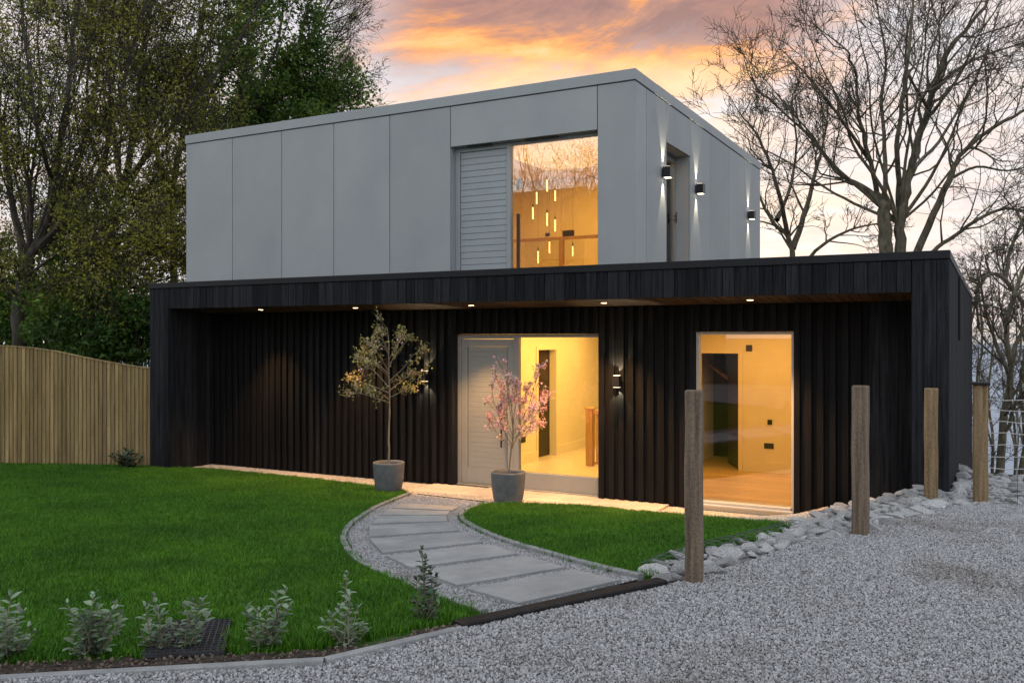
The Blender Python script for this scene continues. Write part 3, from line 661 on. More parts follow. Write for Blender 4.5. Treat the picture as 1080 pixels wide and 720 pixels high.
# soffit downlights
for (u, lab, e) in ((275,'recessed downlight at the far left end of the black soffit',190),(375,'recessed downlight in the soffit above the green potted tree',260),(497,'recessed downlight in the soffit above the front door',300),(637,'recessed downlight in the soffit between the entrance and the right window',390),(791,'recessed downlight in the soffit above the right window',390)):
    Yl = 10.72; p = onY(u, 318, Yl); zl = 2.668 - .063*(Yl-YF-.152)/.776
    o = thing('downlight', lab, 'downlight', (p[0], Yl, zl), 'downlights along the soffit')
    MB().lathe((p[0], Yl, zl-.012), [(.04, .002), (.05, 0), (.055, .004), (.055, .013), (.04, .013)], 24).build('trim_ring', M['black'], o)
    MB().lathe((p[0], Yl, zl-.014), [(.001, 0), (.036, .0), (.036, .012), (.001, .012)], 20).build('bulb', M['warm_lamp'], o)
    lamp('downlight_beam', 'SPOT', (p[0], Yl, zl-.03), o, e, (1, .50, .17), rot=(R(-9), 0, 0), spot_size=R(90), spot_blend=.6, shadow_soft_size=.035)

# wall lamps
def wall_lamp(loc, out, w, h, d, lab, grp, e, ang, white):
    o = thing('wall_lamp', lab, 'wall lamp', loc, grp); x, y, z = loc
    if out == 'y':   # on the front, projecting to -Y
        bx = lambda q0, q1, d0, d1, z0, z1: (x+q0, x+q1, y-d1, y-d0, z+z0, z+z1); cx, cy = x, y-d*.55-.02
    else:            # on the side, projecting to +X
        bx = lambda q0, q1, d0, d1, z0, z1: (x+d0, x+d1, y+q0, y+q1, z+z0, z+z1); cx, cy = x+d*.55+.02, y
    MB().box(*bx(-w*.32, w*.32, 0, .02, -h*.35, h*.35)).build('wall_plate', M['black'], o)
    MB().box(*bx(-w/2, w/2, .021, d, -h/2, h/2)).build('housing', M['black'], o, bev=.004, seg=2)
    for s in (1, -1):
        MB().box(*bx(-w*.36, w*.36, .03, d-.012, *(sorted((s*(h/2+.001), s*(h/2+.004)))))).build('lens', M['lens'], o)
        lamp('wall_lamp_beam', 'SPOT', (cx if out == 'y' else x+.028, y-.035-.0 if out == 'y' else cy, z+s*(h/2+.008)), o, e, white, spot_size=ang, spot_blend=.35, shadow_soft_size=.006, rot=(R(180) if s > 0 else 0, 0, 0))
YBt = YD - .055
wall_lamp((onY(450.5, 396, YBt)[0], YBt, 1.62), 'y', .10, .15, .12, 'black up and down wall lamp left of the front door behind the green tree', 'wall lamps on the black cladding', 18, R(80), (1, .8, .5))
wall_lamp((onY(652.5, 401, YBt)[0], YBt, 1.61), 'y', .10, .15, .12, 'black up and down wall lamp on the cladding right of the hall glazing', 'wall lamps on the black cladding', 18, R(80), (1, .8, .5))
for Y_, lab in ((12.14, 'square black wall lamp on grey panels at the near edge of the balcony door'), (13.74, 'square black wall lamp on grey panels just beyond the balcony door'), (17.12, 'square black wall lamp near the far end of the grey side wall')):
    wall_lamp((UX1+.001, Y_, 4.51), 'x', .13, .15, .13, lab, 'wall lamps on the grey side wall', 48, R(44), (1, .84, .56))

# ------------------------------------------------------------------ fence, posts, pots
fe = thing('timber_fence', 'brown close-boarded timber fence with a curved top beside the lawn', 'fence', (-14.5, 9.15, 0))
A, B_ = Vector((-12.37, 10.42)), Vector((-14.5, 9.12)); D_ = (B_-A).normalized(); Nn = Vector((D_.y, -D_.x))
if Nn.y > 0: Nn = -Nn
tops = [(159,389),(140,386.5),(110,381.5),(85,376.5),(60,371),(30,367),(0,365)]
tz = []
for u, v in tops:
    x, y, bb = ray(u, v); den = x*D_.y - y*D_.x; t = (A.x*D_.y - A.y*D_.x)/den; q = Vector((x*t, y*t)); tz.append(((q-A).dot(D_), H+bb*t))
def ftop(s):
    if s <= tz[0][0]: return tz[0][1]
    for (s0, z0), (s1, z1) in zip(tz[:-1], tz[1:]):
        if s <= s1: return z0+(z1-z0)*(s-s0)/(s1-s0)
    return tz[-1][1]
b = MB(); s = .02
while s < 6.2:
    w = .052; p = A+D_*s; q = A+D_*(s+w); o1 = Nn*random.uniform(.018, .024); z0 = -.03; 
    poly = [(p.x, p.y), (q.x, q.y), (q.x+o1.x, q.y+o1.y), (p.x+o1.x, p.y+o1.y)]
    b.prism(poly, z0, [ftop(s), ftop(s+w), ftop(s+w), ftop(s)]); s += .066
b.build('slat_panel', M['fence'], fe, bev=.003, seg=1)
b = MB()
for i in range(62):
    p, q = A+D_*(i*.1), A+D_*(i*.1+.1)
    b.prism([tuple(p-Nn*.0003), tuple(q-Nn*.0003), tuple(q-Nn*.0018), tuple(p-Nn*.0018)], -.1, [ftop(i*.1)-.004, ftop(i*.1+.1)-.004, ftop(i*.1+.1)-.004, ftop(i*.1)-.004])
b.build('backing_board', M['fence'], fe)
b = MB()
for zz in (.25, 1.0, 1.5):
    p = A; q = A+D_*6.2; o1 = -Nn*.045; b.prism([(p.x-Nn.x*.002, p.y-Nn.y*.002), (q.x-Nn.x*.002, q.y-Nn.y*.002), (q.x+o1.x, q.y+o1.y), (p.x+o1.x, p.y+o1.y)], zz, zz+.09)
b.build('rail', M['fence'], fe)
b = MB(); n = 60
for i in range(n):
    s0, s1 = i*6.2/n, (i+1)*6.2/n; p, q = A+D_*s0+Nn*.032, A+D_*s1+Nn*.032; r_, t_ = A+D_*s1-Nn*.02, A+D_*s0-Nn*.02
    b.prism([tuple(p), tuple(q), tuple(r_), tuple(t_)], [ftop(s0)+.001, ftop(s1)+.001, ftop(s1)+.001, ftop(s0)+.001], [ftop(s0)+.022, ftop(s1)+.022, ftop(s1)+.022, ftop(s0)+.022])
b.build('capping', M['fence'], fe)
b = MB()
b.prism([(p_.x, p_.y) for p_ in (A+D_*0+Nn*.03, A+D_*6.2+Nn*.03, A+D_*6.2+Nn*.002, A+Nn*.002)], -.12, .06)
b.build('gravel_board', M['fence'], fe)

def timber_post(u, v, w, ztop, rot, mat, lab, zb=None):
    p = gp(u, v) if zb is None else onZ(u, v, zb)
    o = thing('timber_post', lab, 'post', p, 'timber posts along the driveway edge')
    c, s_ = math.cos(rot), math.sin(rot); h = w/2; V = []; Fs = []
    nz = 7; ch = .012
    prof = [(h-ch, -h), (h, -h+ch), (h, h-ch), (h-ch, h), (-h+ch, h), (-h, h-ch), (-h, -h+ch), (-h+ch, -h)]
    k = len(prof)
    for i in range(nz):
        z = p[2]-.3 + (ztop-p[2]+.3)*i/(nz-1); sc_ = .94 if i == nz-1 else 1
        wx, wy = .003*math.sin(i*2.1+u), .003*math.cos(i*1.7+u)
        if i == nz-1: z0 = z-.012; V += [(p[0]+wx+c*x-s_*y, p[1]+wy+s_*x+c*y, z0) for x, y in prof]
        V += [(p[0]+wx+sc_*(c*x-s_*y), p[1]+wy+sc_*(s_*x+c*y), z) for x, y in prof]
    m = len(V)//k
    for i in range(m-1):
        for j in range(k): Fs.append((i*k+j, i*k+(j+1) % k, (i+1)*k+(j+1) % k, (i+1)*k+j))
    Fs += [tuple(range(k))[::-1], tuple((m-1)*k+j for j in range(k))]
    raw('shaft', V, Fs, mat, o)
    return o, p
timber_post(732, 612, .108, 1.845, R(8), M['post'], 'tallest and nearest weathered timber post beside the path end')
timber_post(907.5, 562, .118, 1.80, R(-5), M['post'], 'weathered timber post in front of the black cladding right of the window')
timber_post(982, 526, .125, 1.69, R(3), M['post_warm'], 'golden timber post close against the black right corner of the house')
o, p4 = timber_post(1034, 530.5, .115, 1.735, R(14), M['post_warm'], 'timber post with a dark cap beside the wire fence')
MB().box(p4[0]-.085, p4[0]+.085, p4[1]-.085, p4[1]+.085, 1.736, 1.762).build('cap', M['coping'], o, bev=.006)
# wire fence going right from the capped post
wf = thing('wire_fence', 'pale horizontal wires strung from the capped post', 'wire fence', p4)
b = MB(); E = Vector((1.75, 10.05))
for i, zz in enumerate((.60, .72, .83, .95, 1.06, 1.17, 1.28, 1.39, 1.5, 1.6)):
    P = []
    for k in range(13):
        t = k/12; P.append((p4[0]+.055+(E.x-p4[0]-.055)*t, p4[1]+(E.y-p4[1])*t, zz+.008*math.sin(k*1.9+i)-.01*math.sin(t*3.14)))
    b.tube(P, .0042, 5)
b.build('horizontal_wire', M['wire'], wf)
b = MB()
for k in range(1, 7):
    t = k/7*.95; x, y = p4[0]+.055+(E.x-p4[0])*t, p4[1]+(E.y-p4[1])*t
    b.tube([(x, y+.004, .56), (x+.004, y+.004, 1.62)], .003, 5)
b.build('upright_wire', M['wire_dark'], wf)

# drain mat in the bed by the shrubs
q = [gp(*k)[:2] for k in ((150, 696), (176, 661), (243, 658), (236, 692))]
gm = thing('drain_grate', 'dark plastic grid mat set into the lawn edge between the shrubs', 'grate', (*lerp(q[0], q[2], .5), zg(*lerp(q[0], q[2], .5))))
b = MB(); bars = MB()
def quadpt(s, t): return lerp(lerp(q[0], q[3], s), lerp(q[1], q[2], s), t)
def bar(mb, a, c, w, h0, h1):
    a, c = Vector(a), Vector(c); d = (c-a).normalized(); n = Vector((-d.y, d.x))*w/2
    P = [(a+n), (c+n), (c-n), (a-n)]; z = [zg(k.x, k.y) for k in P]
    mb.prism([tuple(k) for k in P], [k+h0 for k in z], [k+h1 for k in z])
for i in range(13): bar(bars, quadpt(i/12, 0), quadpt(i/12, 1), .007, .012, .032)
for i in range(15): bar(bars, quadpt(0, i/14), quadpt(1, i/14), .010, .011, .034)
bars.build('grid_bar', M['grate'], gm)
z = [zg(*k) for k in q]; MB().prism(q, [k-.02 for k in z], [k+.009 for k in z]).build('backing', M['void'], gm)

# ------------------------------------------------------------------ plants: tubes and leaves in bulk
class Tubes:
    def __init__(s): s.t = []
    def add(s, pts, rad): s.t.append((pts, rad))
    def arrays(s, sides=4):
        groups = {}
        for p, r in s.t: groups.setdefault(len(p), []).append((p, r))
        VV, FF, n = [], [], 0
        ang = np.arange(sides)*2*np.pi/sides
        for k, lst in groups.items():
            P = np.array([a for a, _ in lst], float); Rr = np.array([b for _, b in lst], float); T = len(lst)
            tn = np.gradient(P, axis=1); tn /= np.linalg.norm(tn, axis=2, keepdims=True)+1e-9
            ref = np.where(np.abs(tn[:, :1, 2:3]) < .8, np.array([[[0, 0, 1.]]]), np.array([[[1., 0, 0]]])) * np.ones_like(tn)
            a = np.cross(tn, ref); a /= np.linalg.norm(a, axis=2, keepdims=True)+1e-9; bb = np.cross(tn, a)
            ring = P[:, :, None, :] + Rr[:, :, None, None]*(np.cos(ang)[None, None, :, None]*a[:, :, None, :] + np.sin(ang)[None, None, :, None]*bb[:, :, None, :])
            VV.append(ring.reshape(-1, 3))
            base = n + np.arange(T)[:, None, None]*k*sides + np.arange(k-1)[None, :, None]*sides
            j = np.arange(sides)[None, None, :]; j2 = (j+1) % sides
            FF.append(np.stack([base+j, base+j2, base+sides+j2, base+sides+j], -1).reshape(-1, 4)); n += T*k*sides
        return np.concatenate(VV), np.concatenate(FF)
def fastmesh(name, V, Fq, mat, parent, smooth=True):
    me = bpy.data.meshes.new(name); V = np.asarray(V, float) - np.array(origin(parent)); k = Fq.shape[1]
    me.vertices.add(len(V)); me.vertices.foreach_set('co', V.ravel().astype(np.float32))
    me.loops.add(Fq.size); me.loops.foreach_set('vertex_index', Fq.ravel().astype(np.int32))
    me.polygons.add(len(Fq)); me.polygons.foreach_set('loop_start', (np.arange(len(Fq))*k).astype(np.int32))
    me.polygons.foreach_set('use_smooth', np.full(len(Fq), smooth))
    me.materials.append(mat); me.update(calc_edges=True); me.validate()
    o = bpy.data.objects.new(name, me); col.objects.link(o); o.parent = parent; return o
def leaves(C, size, seed, flat=.6, aspect=.6, fold=.25):
    r = np.random.default_rng(seed); n = len(C); C = np.asarray(C)
    nrm = r.normal(size=(n, 3)); nrm[:, 2] = np.abs(nrm[:, 2])*flat + .15; nrm /= np.linalg.norm(nrm, axis=1, keepdims=True)
    t = r.normal(size=(n, 3)); t -= (t*nrm).sum(1, keepdims=True)*nrm; t /= np.linalg.norm(t, axis=1, keepdims=True)
    bb = np.cross(nrm, t); s = (size*r.uniform(.6, 1.35, n))[:, None]
    f = nrm*s*fold
    V = np.stack([C - t*s*.5, C - t*s*.05 + bb*s*aspect*.5 + f, C + t*s*.55, C - t*s*.05 - bb*s*aspect*.5 + f*.6], 1).reshape(-1, 3)
    return V, np.arange(4*n).reshape(-1, 4)
def rv(r): return (r.gauss(0, 1), r.gauss(0, 1), r.gauss(0, 1))
def nrmz(v):
    l = math.sqrt(v[0]*v[0]+v[1]*v[1]+v[2]*v[2])+1e-9; return (v[0]/l, v[1]/l, v[2]/l)
class Tree:
    def __init__(s, seed, seg=(.5, .35, .22, .14, .1), wob=(.12, .2, .28, .35, .4), kids=(9, 7, 6, 4, 0), lenf=(.5, .5, .5, .45, .4), up=.12, maxl=4, ang=(.5, 1.0), rmin=.004, droop=0., rs=1., tip=True):
        s.rs, s.tip = rs, tip
        s.r = random.Random(seed); s.seg, s.wob, s.kids, s.lenf, s.up, s.maxl, s.ang, s.rmin, s.droop = seg, wob, kids, lenf, up, maxl, ang, rmin, droop
        s.big = Tubes(); s.mid = Tubes(); s.fine = Tubes(); s.tips = []
    def put(s, lvl, P, Rr):
        (s.big if lvl == 0 else s.mid if lvl == 1 else s.fine).add(P, Rr)
    def limb(s, P, r0, r1, k=1., start=.3, tip=True):
        r0 *= s.rs; r1 *= s.rs
        P = smooth_line(P, 4); n = len(P); r = s.r
        ln = sum(math.dist(a, b) for a, b in zip(P[:-1], P[1:]))
        w = r0*.5
        Rr = [r0+(r1-r0)*(i/(n-1))**.8 for i in range(n)]
        P = [(p[0]+r.gauss(0, w*.3), p[1]+r.gauss(0, w*.3), p[2]) if 0 < i < n-1 else p for i, p in enumerate(P)]
        s.put(0, P, Rr); s.kidsof(P, Rr, ln, 0, k, start)
        d = nrmz(tuple(a-b for a, b in zip(P[-1], P[-2])))
        for _ in range(2 if s.tip and tip else 0): s.grow(P[-1], nrmz(tuple(a+.35*q for a, q in zip(d, rv(r)))), ln*.3, r1, 1)
    def kidsof(s, P, Rr, ln, lvl, k=1., start=.25):
        if lvl >= s.maxl: return
        if k == 0: return
        r = s.r; n = max(1, int(s.kids[lvl]*k*(.75+.5*r.random())+.5)); m = len(P)
        for _ in range(n):
            f = start + (1-start)*r.random()**.85; x = f*(m-1); i = min(int(x), m-2); t = x-i
            p = tuple(a+(b-a)*t for a, b in zip(P[i], P[i+1])); d = nrmz(tuple(b-a for a, b in zip(P[i], P[i+1])))
            q = rv(r); dt = sum(a*b for a, b in zip(q, d)); q = nrmz(tuple(a-dt*b for a, b in zip(q, d)))
            an = r.uniform(*s.ang); nd = nrmz(tuple(math.cos(an)*a+math.sin(an)*b for a, b in zip(d, q)))
            L_ = ln*s.lenf[lvl]*(1.15-.65*f)*r.uniform(.6, 1.2); rr = (Rr[i]+(Rr[i+1]-Rr[i])*t)*r.uniform(.4, .62)
            s.grow(p, nd, L_, max(rr, s.rmin), lvl+1)
    def grow(s, p, d, L_, r0, lvl):
        r = s.r; sg = s.seg[lvl]; n = max(3, min(12, int(L_/sg)+1)); st = L_/n; w = s.wob[lvl]
        P = [p]; Rr = [r0]; up = s.up - s.droop*lvl
        for i in range(n):
            d = nrmz((d[0]+r.gauss(0, w), d[1]+r.gauss(0, w), d[2]+r.gauss(0, w)+up*.5)); p = (p[0]+d[0]*st, p[1]+d[1]*st, p[2]+d[2]*st)
            P.append(p); Rr.append(max(s.rmin*.7, r0*(1-.75*(i+1)/n)))
        s.put(lvl, P, Rr)
        if lvl >= s.maxl-1: s.tips += [(q, lvl) for q in P[1:]]
        s.kidsof(P, Rr, L_, lvl)
    def build(s, name, lab, cat, base, bark, twig, leaf=None, lsize=.1, nleaf=0, spread=.15, grp=None, keep=None, lseed=1, flat=.6):
        o = thing(name, lab, cat, base, grp)
        if len(s.mid.t) < 30: s.fine.t += s.mid.t; s.mid.t = []
        fastmesh('trunk', *s.big.arrays(9), bark, o); 
        if s.mid.t: tag(fastmesh('branches', *s.mid.arrays(6), bark, o), kind='stuff')
        if s.fine.t: tag(fastmesh('twigs', *s.fine.arrays(3), twig, o), kind='stuff')
        if leaf and s.tips:
            r = np.random.default_rng(lseed); T = np.array([q for q, _ in s.tips])
            if keep is not None:
                w = keep(T); T = T[w] if w.any() else T
            C = T[r.integers(0, len(T), nleaf)] + r.normal(size=(nleaf, 3))*spread
            tag(fastmesh('crown', *leaves(C, lsize, lseed, flat), leaf, o, False), kind='stuff')
        return o
def P3(lst, t, jit=0, r=None):
    out = []
    for q in lst:
        tt = q[2] if len(q) > 2 else t; out.append(atT(q[0], q[1], tt))
    return out

def stems(T, u0, v0, t, tops, seed, r0=.09):
    r = random.Random(seed)
    for uu, vv in tops:
        dt = r.uniform(-1.5, 2.5); P = []
        for k in range(6):
            f = k/5; P.append((u0+(uu-u0)*(f**.85)+(r.uniform(-5, 5) if 0 < k < 5 else 0), v0+(vv-v0)*f, t+dt*f))
        T.limb(P3(P, t), r0*r.uniform(.7, 1.2), .018, 1, .2)
TREES_BARE = 'bare trees behind the house'
# large bare tree, right
T = Tree(21, kids=(10, 6, 4.6, 0, 0), lenf=(.48, .68, .74, .62, .4), maxl=3, up=.16, rmin=.0086, wob=(.10, .19, .19, .17, .25), ang=(.5, 1.0), rs=.54)
t = 27
T.limb(P3([(934,300),(934,262),(932,228),(931,214)], t), .42, .33, 0, .9, False)
T.limb(P3([(950,300),(948,262),(951,225),(956,196),(965,160),(978,118),(987,92),(1003,50),(1030,18),(1055,-18)], t), .36, .07, 1.2, .35)
T.limb(P3([(934,240),(931,216),(924,198),(916,162,26.6),(906,118,26),(903,80,25.5),(892,52,25)], t), .22, .04)
T.limb(P3([(935,236),(926,210),(908,196,27.4),(882,181,28),(858,148,28.6),(826,118,29),(800,96,29)], t), .2, .04, 1.1)
T.limb(P3([(933,240),(933,216),(934,170,28),(930,112,29),(934,60,29.5),(926,10,30)], t), .2, .045)
T.limb(P3([(949,240),(949,216),(946,165,26),(949,122,25.5),(957,66,25),(962,10,25),(966,-30,25)], t), .2, .045)
T.limb(P3([(960,290),(978,240,26.5),(1000,190,26),(1012,165,26),(1040,140,25.5),(1078,118,25),(1110,100,25)], t), .24, .05, 1.1)
T.limb(P3([(955,300),(968,284,27),(984,265,26.8),(1008,248,26.5),(1034,230,26),(1060,220,26),(1090,222,26),(1120,200,26)], t), .16, .05, 1.0)
T.limb(P3([(986,95),(1012,72,27),(1040,58,28),(1085,44,29)], t), .13, .04)
T.limb(P3([(949,245),(954,210),(966,175,29),(990,150,30),(1020,100,31),(1040,60,31)], t), .2, .045)
T.limb(P3([(918,170),(890,130,26),(862,92,25.5),(838,66,25.5)], t), .12, .03)
T.limb(P3([(1000,190),(1030,176,27),(1064,180,27.5),(1100,170,28)], t), .1, .03)
stems(T, 948, 235, 27, [(770, 132), (800, 75), (850, 30), (895, -20), (985, -30), (1045, 40), (1085, 85)], 77, .11)
base = atT(940, 300, 27)
bare_big = T.build('bare_tree', 'largest bare spreading tree behind the right end of the house', 'tree', base, M['bark_r'], M['twig_r'], grp=TREES_BARE)
# second bare tree, nearer the upper box
T = Tree(22, kids=(10, 6, 4.5, 0, 0), lenf=(.46, .66, .72, .6, .4), wob=(.10, .19, .19, .17, .25), maxl=3, up=.17, rmin=.0098, ang=(.5, 1.0), rs=.6); t = 31
T.limb(P3([(838,300),(836,275),(832,250),(816,236),(804,214),(796,190)], t), .22, .05, 1, .2)
T.limb(P3([(836,262),(848,228,31.5),(858,190,32),(866,160,32),(872,130,32)], t), .2, .05, 1, .2)
T.limb(P3([(830,246),(822,205,30),(812,172,30),(798,142,30),(782,122,30)], t), .15, .04)
T.limb(P3([(842,285),(868,258,31),(898,242,31),(924,236,31)], t), .13, .04)
T.limb(P3([(820,232),(835,190,33),(840,150,33),(834,110,33)], t), .13, .04)
T.build('bare_tree', 'smaller bare tree just past the far end of the grey upper storey', 'tree', atT(838, 300, 31), M['bark_r'], M['twig_r'], grp=TREES_BARE)
# low trees on the right, beyond the bank
T = Tree(23, kids=(13, 8, 6, 3, 0), lenf=(.4, .5, .5, .5, .4), maxl=4, up=.1, rmin=.005, rs=.75); t = 20
T.limb(P3([(1052,540),(1054,505),(1058,450),(1066,395),(1062,350),(1070,310),(1085,270)], t), .15, .05, 1.2, .15)
T.limb(P3([(1064,395),(1050,360),(1040,330),(1034,300)], t), .07, .03)
T.limb(P3([(1066,380),(1080,345),(1100,320)], t), .08, .03)
T.build('bare_tree', 'slim bare tree seen through the wire fence', 'tree', atT(1052, 540, 20), M['bark_r'], M['twig_r'], grp=TREES_BARE)
T = Tree(24, kids=(12, 8, 5, 3, 0), lenf=(.4, .5, .5, .5, .4), maxl=4, up=.06, rmin=.005, rs=.6); t = 23
T.limb(P3([(1072,560),(1076,500),(1090,440),(1096,380),(1085,330),(1060,296),(1044,289),(1030,306)], t), .17, .06, 1.1, .3)
T.limb(P3([(1060,296),(1066,262),(1078,236),(1096,200)], t), .1, .04)
T.limb(P3([(1092,400),(1070,335),(1030,320)], t), .06, .02)
T.limb(P3([(1046,290),(1040,270),(1062,262)], t), .06, .02)
T.build('bare_tree', 'leaning bare tree at the right edge with a crooked mossy limb', 'tree', atT(1072, 560, 23), M['bark_r'], M['twig_r'], grp=TREES_BARE)
for i, (u, t, hgt, lab) in enumerate(((1032, 27, 300, 'thin bare sapling close beside the black right wall'), (1044, 33, 290, 'thin bare sapling behind the capped post'), (1068, 36, 300, 'thin bare sapling furthest down the slope'), (1078, 26, 330, 'thin bare sapling at the far right of the wire fence'))):
    T = Tree(50+i, kids=(16, 7, 5, 2, 0), lenf=(.3, .5, .5, .5, .4), maxl=4, up=.1, rmin=.006)
    T.limb(P3([(u, 545), (u+3, 470), (u-2, 410), (u+4, 360), (u, hgt)], t), .07, .02, 1, .1)
    T.limb(P3([(u+2, 470), (u-9, 420, t+1), (u-12, 370, t+1)], t), .04, .015, .8, .1)
    T.build('bare_sapling', lab, 'sapling', atT(u, 545, t), M['bark_r'], M['twig_r'], grp='saplings beyond the bank')

# ---- left trees
LG = 'trees behind the fence'
T = Tree(31, kids=(9, 7, 6, 0, 0), lenf=(.36, .66, .72, .5, .4), maxl=3, up=.12, rmin=.0065, wob=(.12, .18, .2, .2, .3), ang=(.45, 1.0), rs=.47); t = 18.5
T.limb(P3([(14,440),(18,370),(22,310),(30,272)], t), .34, .27, .3, .6, False)
T.limb(P3([(30,272),(48,238),(58,200,18),(64,150,17.5),(72,100,17),(78,40,17),(90,-40,17)], t), .2, .05, 1.2, .25)
T.limb(P3([(26,280),(16,230,19),(6,165,19),(-4,90,19),(-10,0,19)], t), .2, .05)
T.limb(P3([(32,268),(76,226,18.5),(104,182,18.5),(122,120,18.3),(140,50,18),(165,-30,18)], t), .2, .05, 1.2, .25)
T.limb(P3([(34,262),(62,225,20),(84,170,21),(100,100,21.5),(110,20,22),(115,-40,22)], t), .16, .05, 1.1, .25)
T.limb(P3([(28,292),(60,268,17.6),(92,252,17.2),(128,248,17),(165,236,17)], t), .08, .02, 1.2)
T.limb(P3([(24,310),(60,300,17.6),(100,292,17),(150,270,16.6)], t), .07, .02, 1.3)
T.limb(P3([(22,320),(8,300,17),(-20,280,16.6)], t), .09, .03, 1.2)
T.limb(P3([(58,200),(40,140,16.5),(30,70,16),(22,0,16)], t), .11, .03)
stems(T, 32, 268, 18.5, [(-15, 30), (18, -20), (45, -20), (60, 40), (112, -20), (130, 40), (150, 90), (-20, 120), (30, 60), (95, 20), (140, 130)], 1, .08)
stems(T, 24, 322, 18.5, [(90, 235), (115, 300), (75, 325), (-20, 230), (140, 265), (60, 205)], 14, .06)
T.build('budding_tree', 'big many-stemmed tree with olive spring buds at the left edge', 'tree', atT(14, 440, 18.5), M['bark_l'], M['twig_l'], M['leaf_olive'], .064, 42000, .14, LG, lseed=5)
T = Tree(32, kids=(9, 7, 6, 0, 0), lenf=(.36, .66, .72, .5, .4), maxl=3, up=.12, rmin=.0065, wob=(.12, .18, .2, .2, .3), ang=(.45, 1.0), rs=.47); t = 21
T.limb(P3([(108,440),(110,360),(114,290),(118,235),(128,200)], t), .3, .24, .5, .5, False)
T.limb(P3([(128,200),(140,150),(146,100,20.5),(150,50,20.5),(165,-20,20)], t), .2, .05, 1.2)
T.limb(P3([(126,205),(150,170,21),(176,142,21),(206,105,21),(240,60,21),(270,10,21)], t), .17, .05, 1.2)
T.limb(P3([(118,240),(150,205,22),(180,180,22.5),(215,150,23)], t), .12, .04, 1.3)
T.limb(P3([(116,262),(145,238,21),(175,222,21),(205,210,21)], t), .09, .03, 1.3)
T.limb(P3([(116,285),(150,270,21),(185,262,21),(215,250,21)], t), .08, .03, 1.3)
T.limb(P3([(128,200),(120,140,22),(116,80,22.5),(122,0,23)], t), .15, .05)
T.limb(P3([(128,205),(100,160,20),(92,110,19.5),(96,40,19)], t), .13, .04)
stems(T, 126, 205, 21, [(105, -20), (135, -20), (172, 10), (190, -20), (215, -10), (232, 20), (200, 60), (180, 90)], 2)
stems(T, 116, 290, 21, [(200, 170), (205, 195), (205, 235), (190, 275), (170, 210), (70, 190), (60, 240)], 3, .06)
stems(T, 114, 310, 21, [(20, 225), (35, 260), (65, 295), (165, 305), (205, 285), (30, 195), (160, 190), (85, 165)], 15, .06)
T.build('budding_tree', 'dark multi-limbed tree with olive buds just left of the grey upper storey', 'tree', atT(108, 440, 21), M['bark_l'], M['twig_l'], M['leaf_olive'], .068, 42000, .14, LG, lseed=6)
T = Tree(33, kids=(10, 7, 6, 3, 0), lenf=(.3, .5, .5, .5, .4), maxl=4, up=.16, rmin=.006, rs=.8); t = 24
T.limb(P3([(186,440),(186,330),(183,250),(184,190),(192,140),(200,80),(215,10),(225,-40)], t), .16, .05, 1.3, .25)
T.limb(P3([(184,200),(160,150,25),(150,90,26),(160,20,26)], t), .1, .03)
T.limb(P3([(190,150),(215,110,24),(240,70,23.5),(262,20,23)], t), .1, .03, 1.2)
T.build('budding_tree', 'slender dark-trunked tree at the left end of the grey box', 'tree', atT(186, 440, 24), M['bark_l'], M['twig_l'], M['leaf_mid'], .075, 9000, .12, LG, lseed=7)
# leafy green tree over the roof with twiggy bare right side
T = Tree(34, kids=(8, 6, 5, 0, 0), lenf=(.34, .66, .72, .5, .4), maxl=3, up=.06, rmin=.007, wob=(.12, .18, .2, .2, .3), ang=(.45, 1.0), rs=.6); t = 27
T.limb(P3([(226,440),(228,330),(232,220),(238,160),(248,120)], t), .26, .2, .2, .6, False)
T.limb(P3([(238,165),(262,120,26.5),(284,70,26),(296,30,26),(300,-10,26)], t), .14, .04, 1.3)
T.limb(P3([(240,160),(275,110,27),(305,78,27),(330,62,27)], t), .12, .03, 1.3)
T.limb(P3([(240,165),(285,128,27.5),(320,114,28),(345,108,28)], t), .1, .03, 1.4)
T.limb(P3([(236,170),(226,110,28),(222,50,28),(230,-20,28)], t), .12, .04, 1.2)
T.limb(P3([(240,150),(255,90,25.5),(262,40,25),(258,-10,25)], t), .12, .04, 1.2)
stems(T, 240, 165, 27, [(262, 105), (300, 108), (330, 92), (350, 118), (322, 128), (290, 90), (205, 90), (215, 130), (310, 50)], 9, .06)
T.build('leafy_tree', 'leafy green tree rising over the left half of the grey roof', 'tree', atT(226, 440, 27), M['bark_l'], M['twig_l'], M['leaf_mid'], .12, 28000, .22, LG, lseed=8)
T = Tree(35, kids=(11, 8, 5, 0, 0), lenf=(.30, .62, .7, .5, .4), maxl=3, up=.04, rmin=.006, wob=(.12, .18, .2, .2, .3), ang=(.45, 1.0), rs=.7); t = 30
T.limb(P3([(250,440),(255,300),(262,190),(282,120),(312,66),(338,24),(356,-10)], t), .2, .04, 1.2, .45)
T.limb(P3([(300,88),(330,66,30),(350,46,30),(366,22,30)], t), .07, .02, 1.4)
T.limb(P3([(285,115),(320,98,30),(345,80,30),(364,66,30)], t), .06, .02, 1.3)
T.limb(P3([(312,66),(318,30,31),(328,0,31),(340,-30,31)], t), .07, .02, 1.3)
T.limb(P3([(275,140),(320,122,30),(352,110,30),(372,104,30)], t), .05, .015, 1.0)
stems(T, 282, 118, 30, [(368, 40), (350, 10), (375, 80), (340, -10), (360, 60), (310, -10), (372, 110)], 12, .045)
T.build('budding_tree', 'wispy bare-twigged tree showing against the orange sky above the roof', 'tree', atT(250, 440, 30), M['bark_l'], M['twig_l'], M['leaf_olive'], .06, 2500, .1, LG, lseed=9)
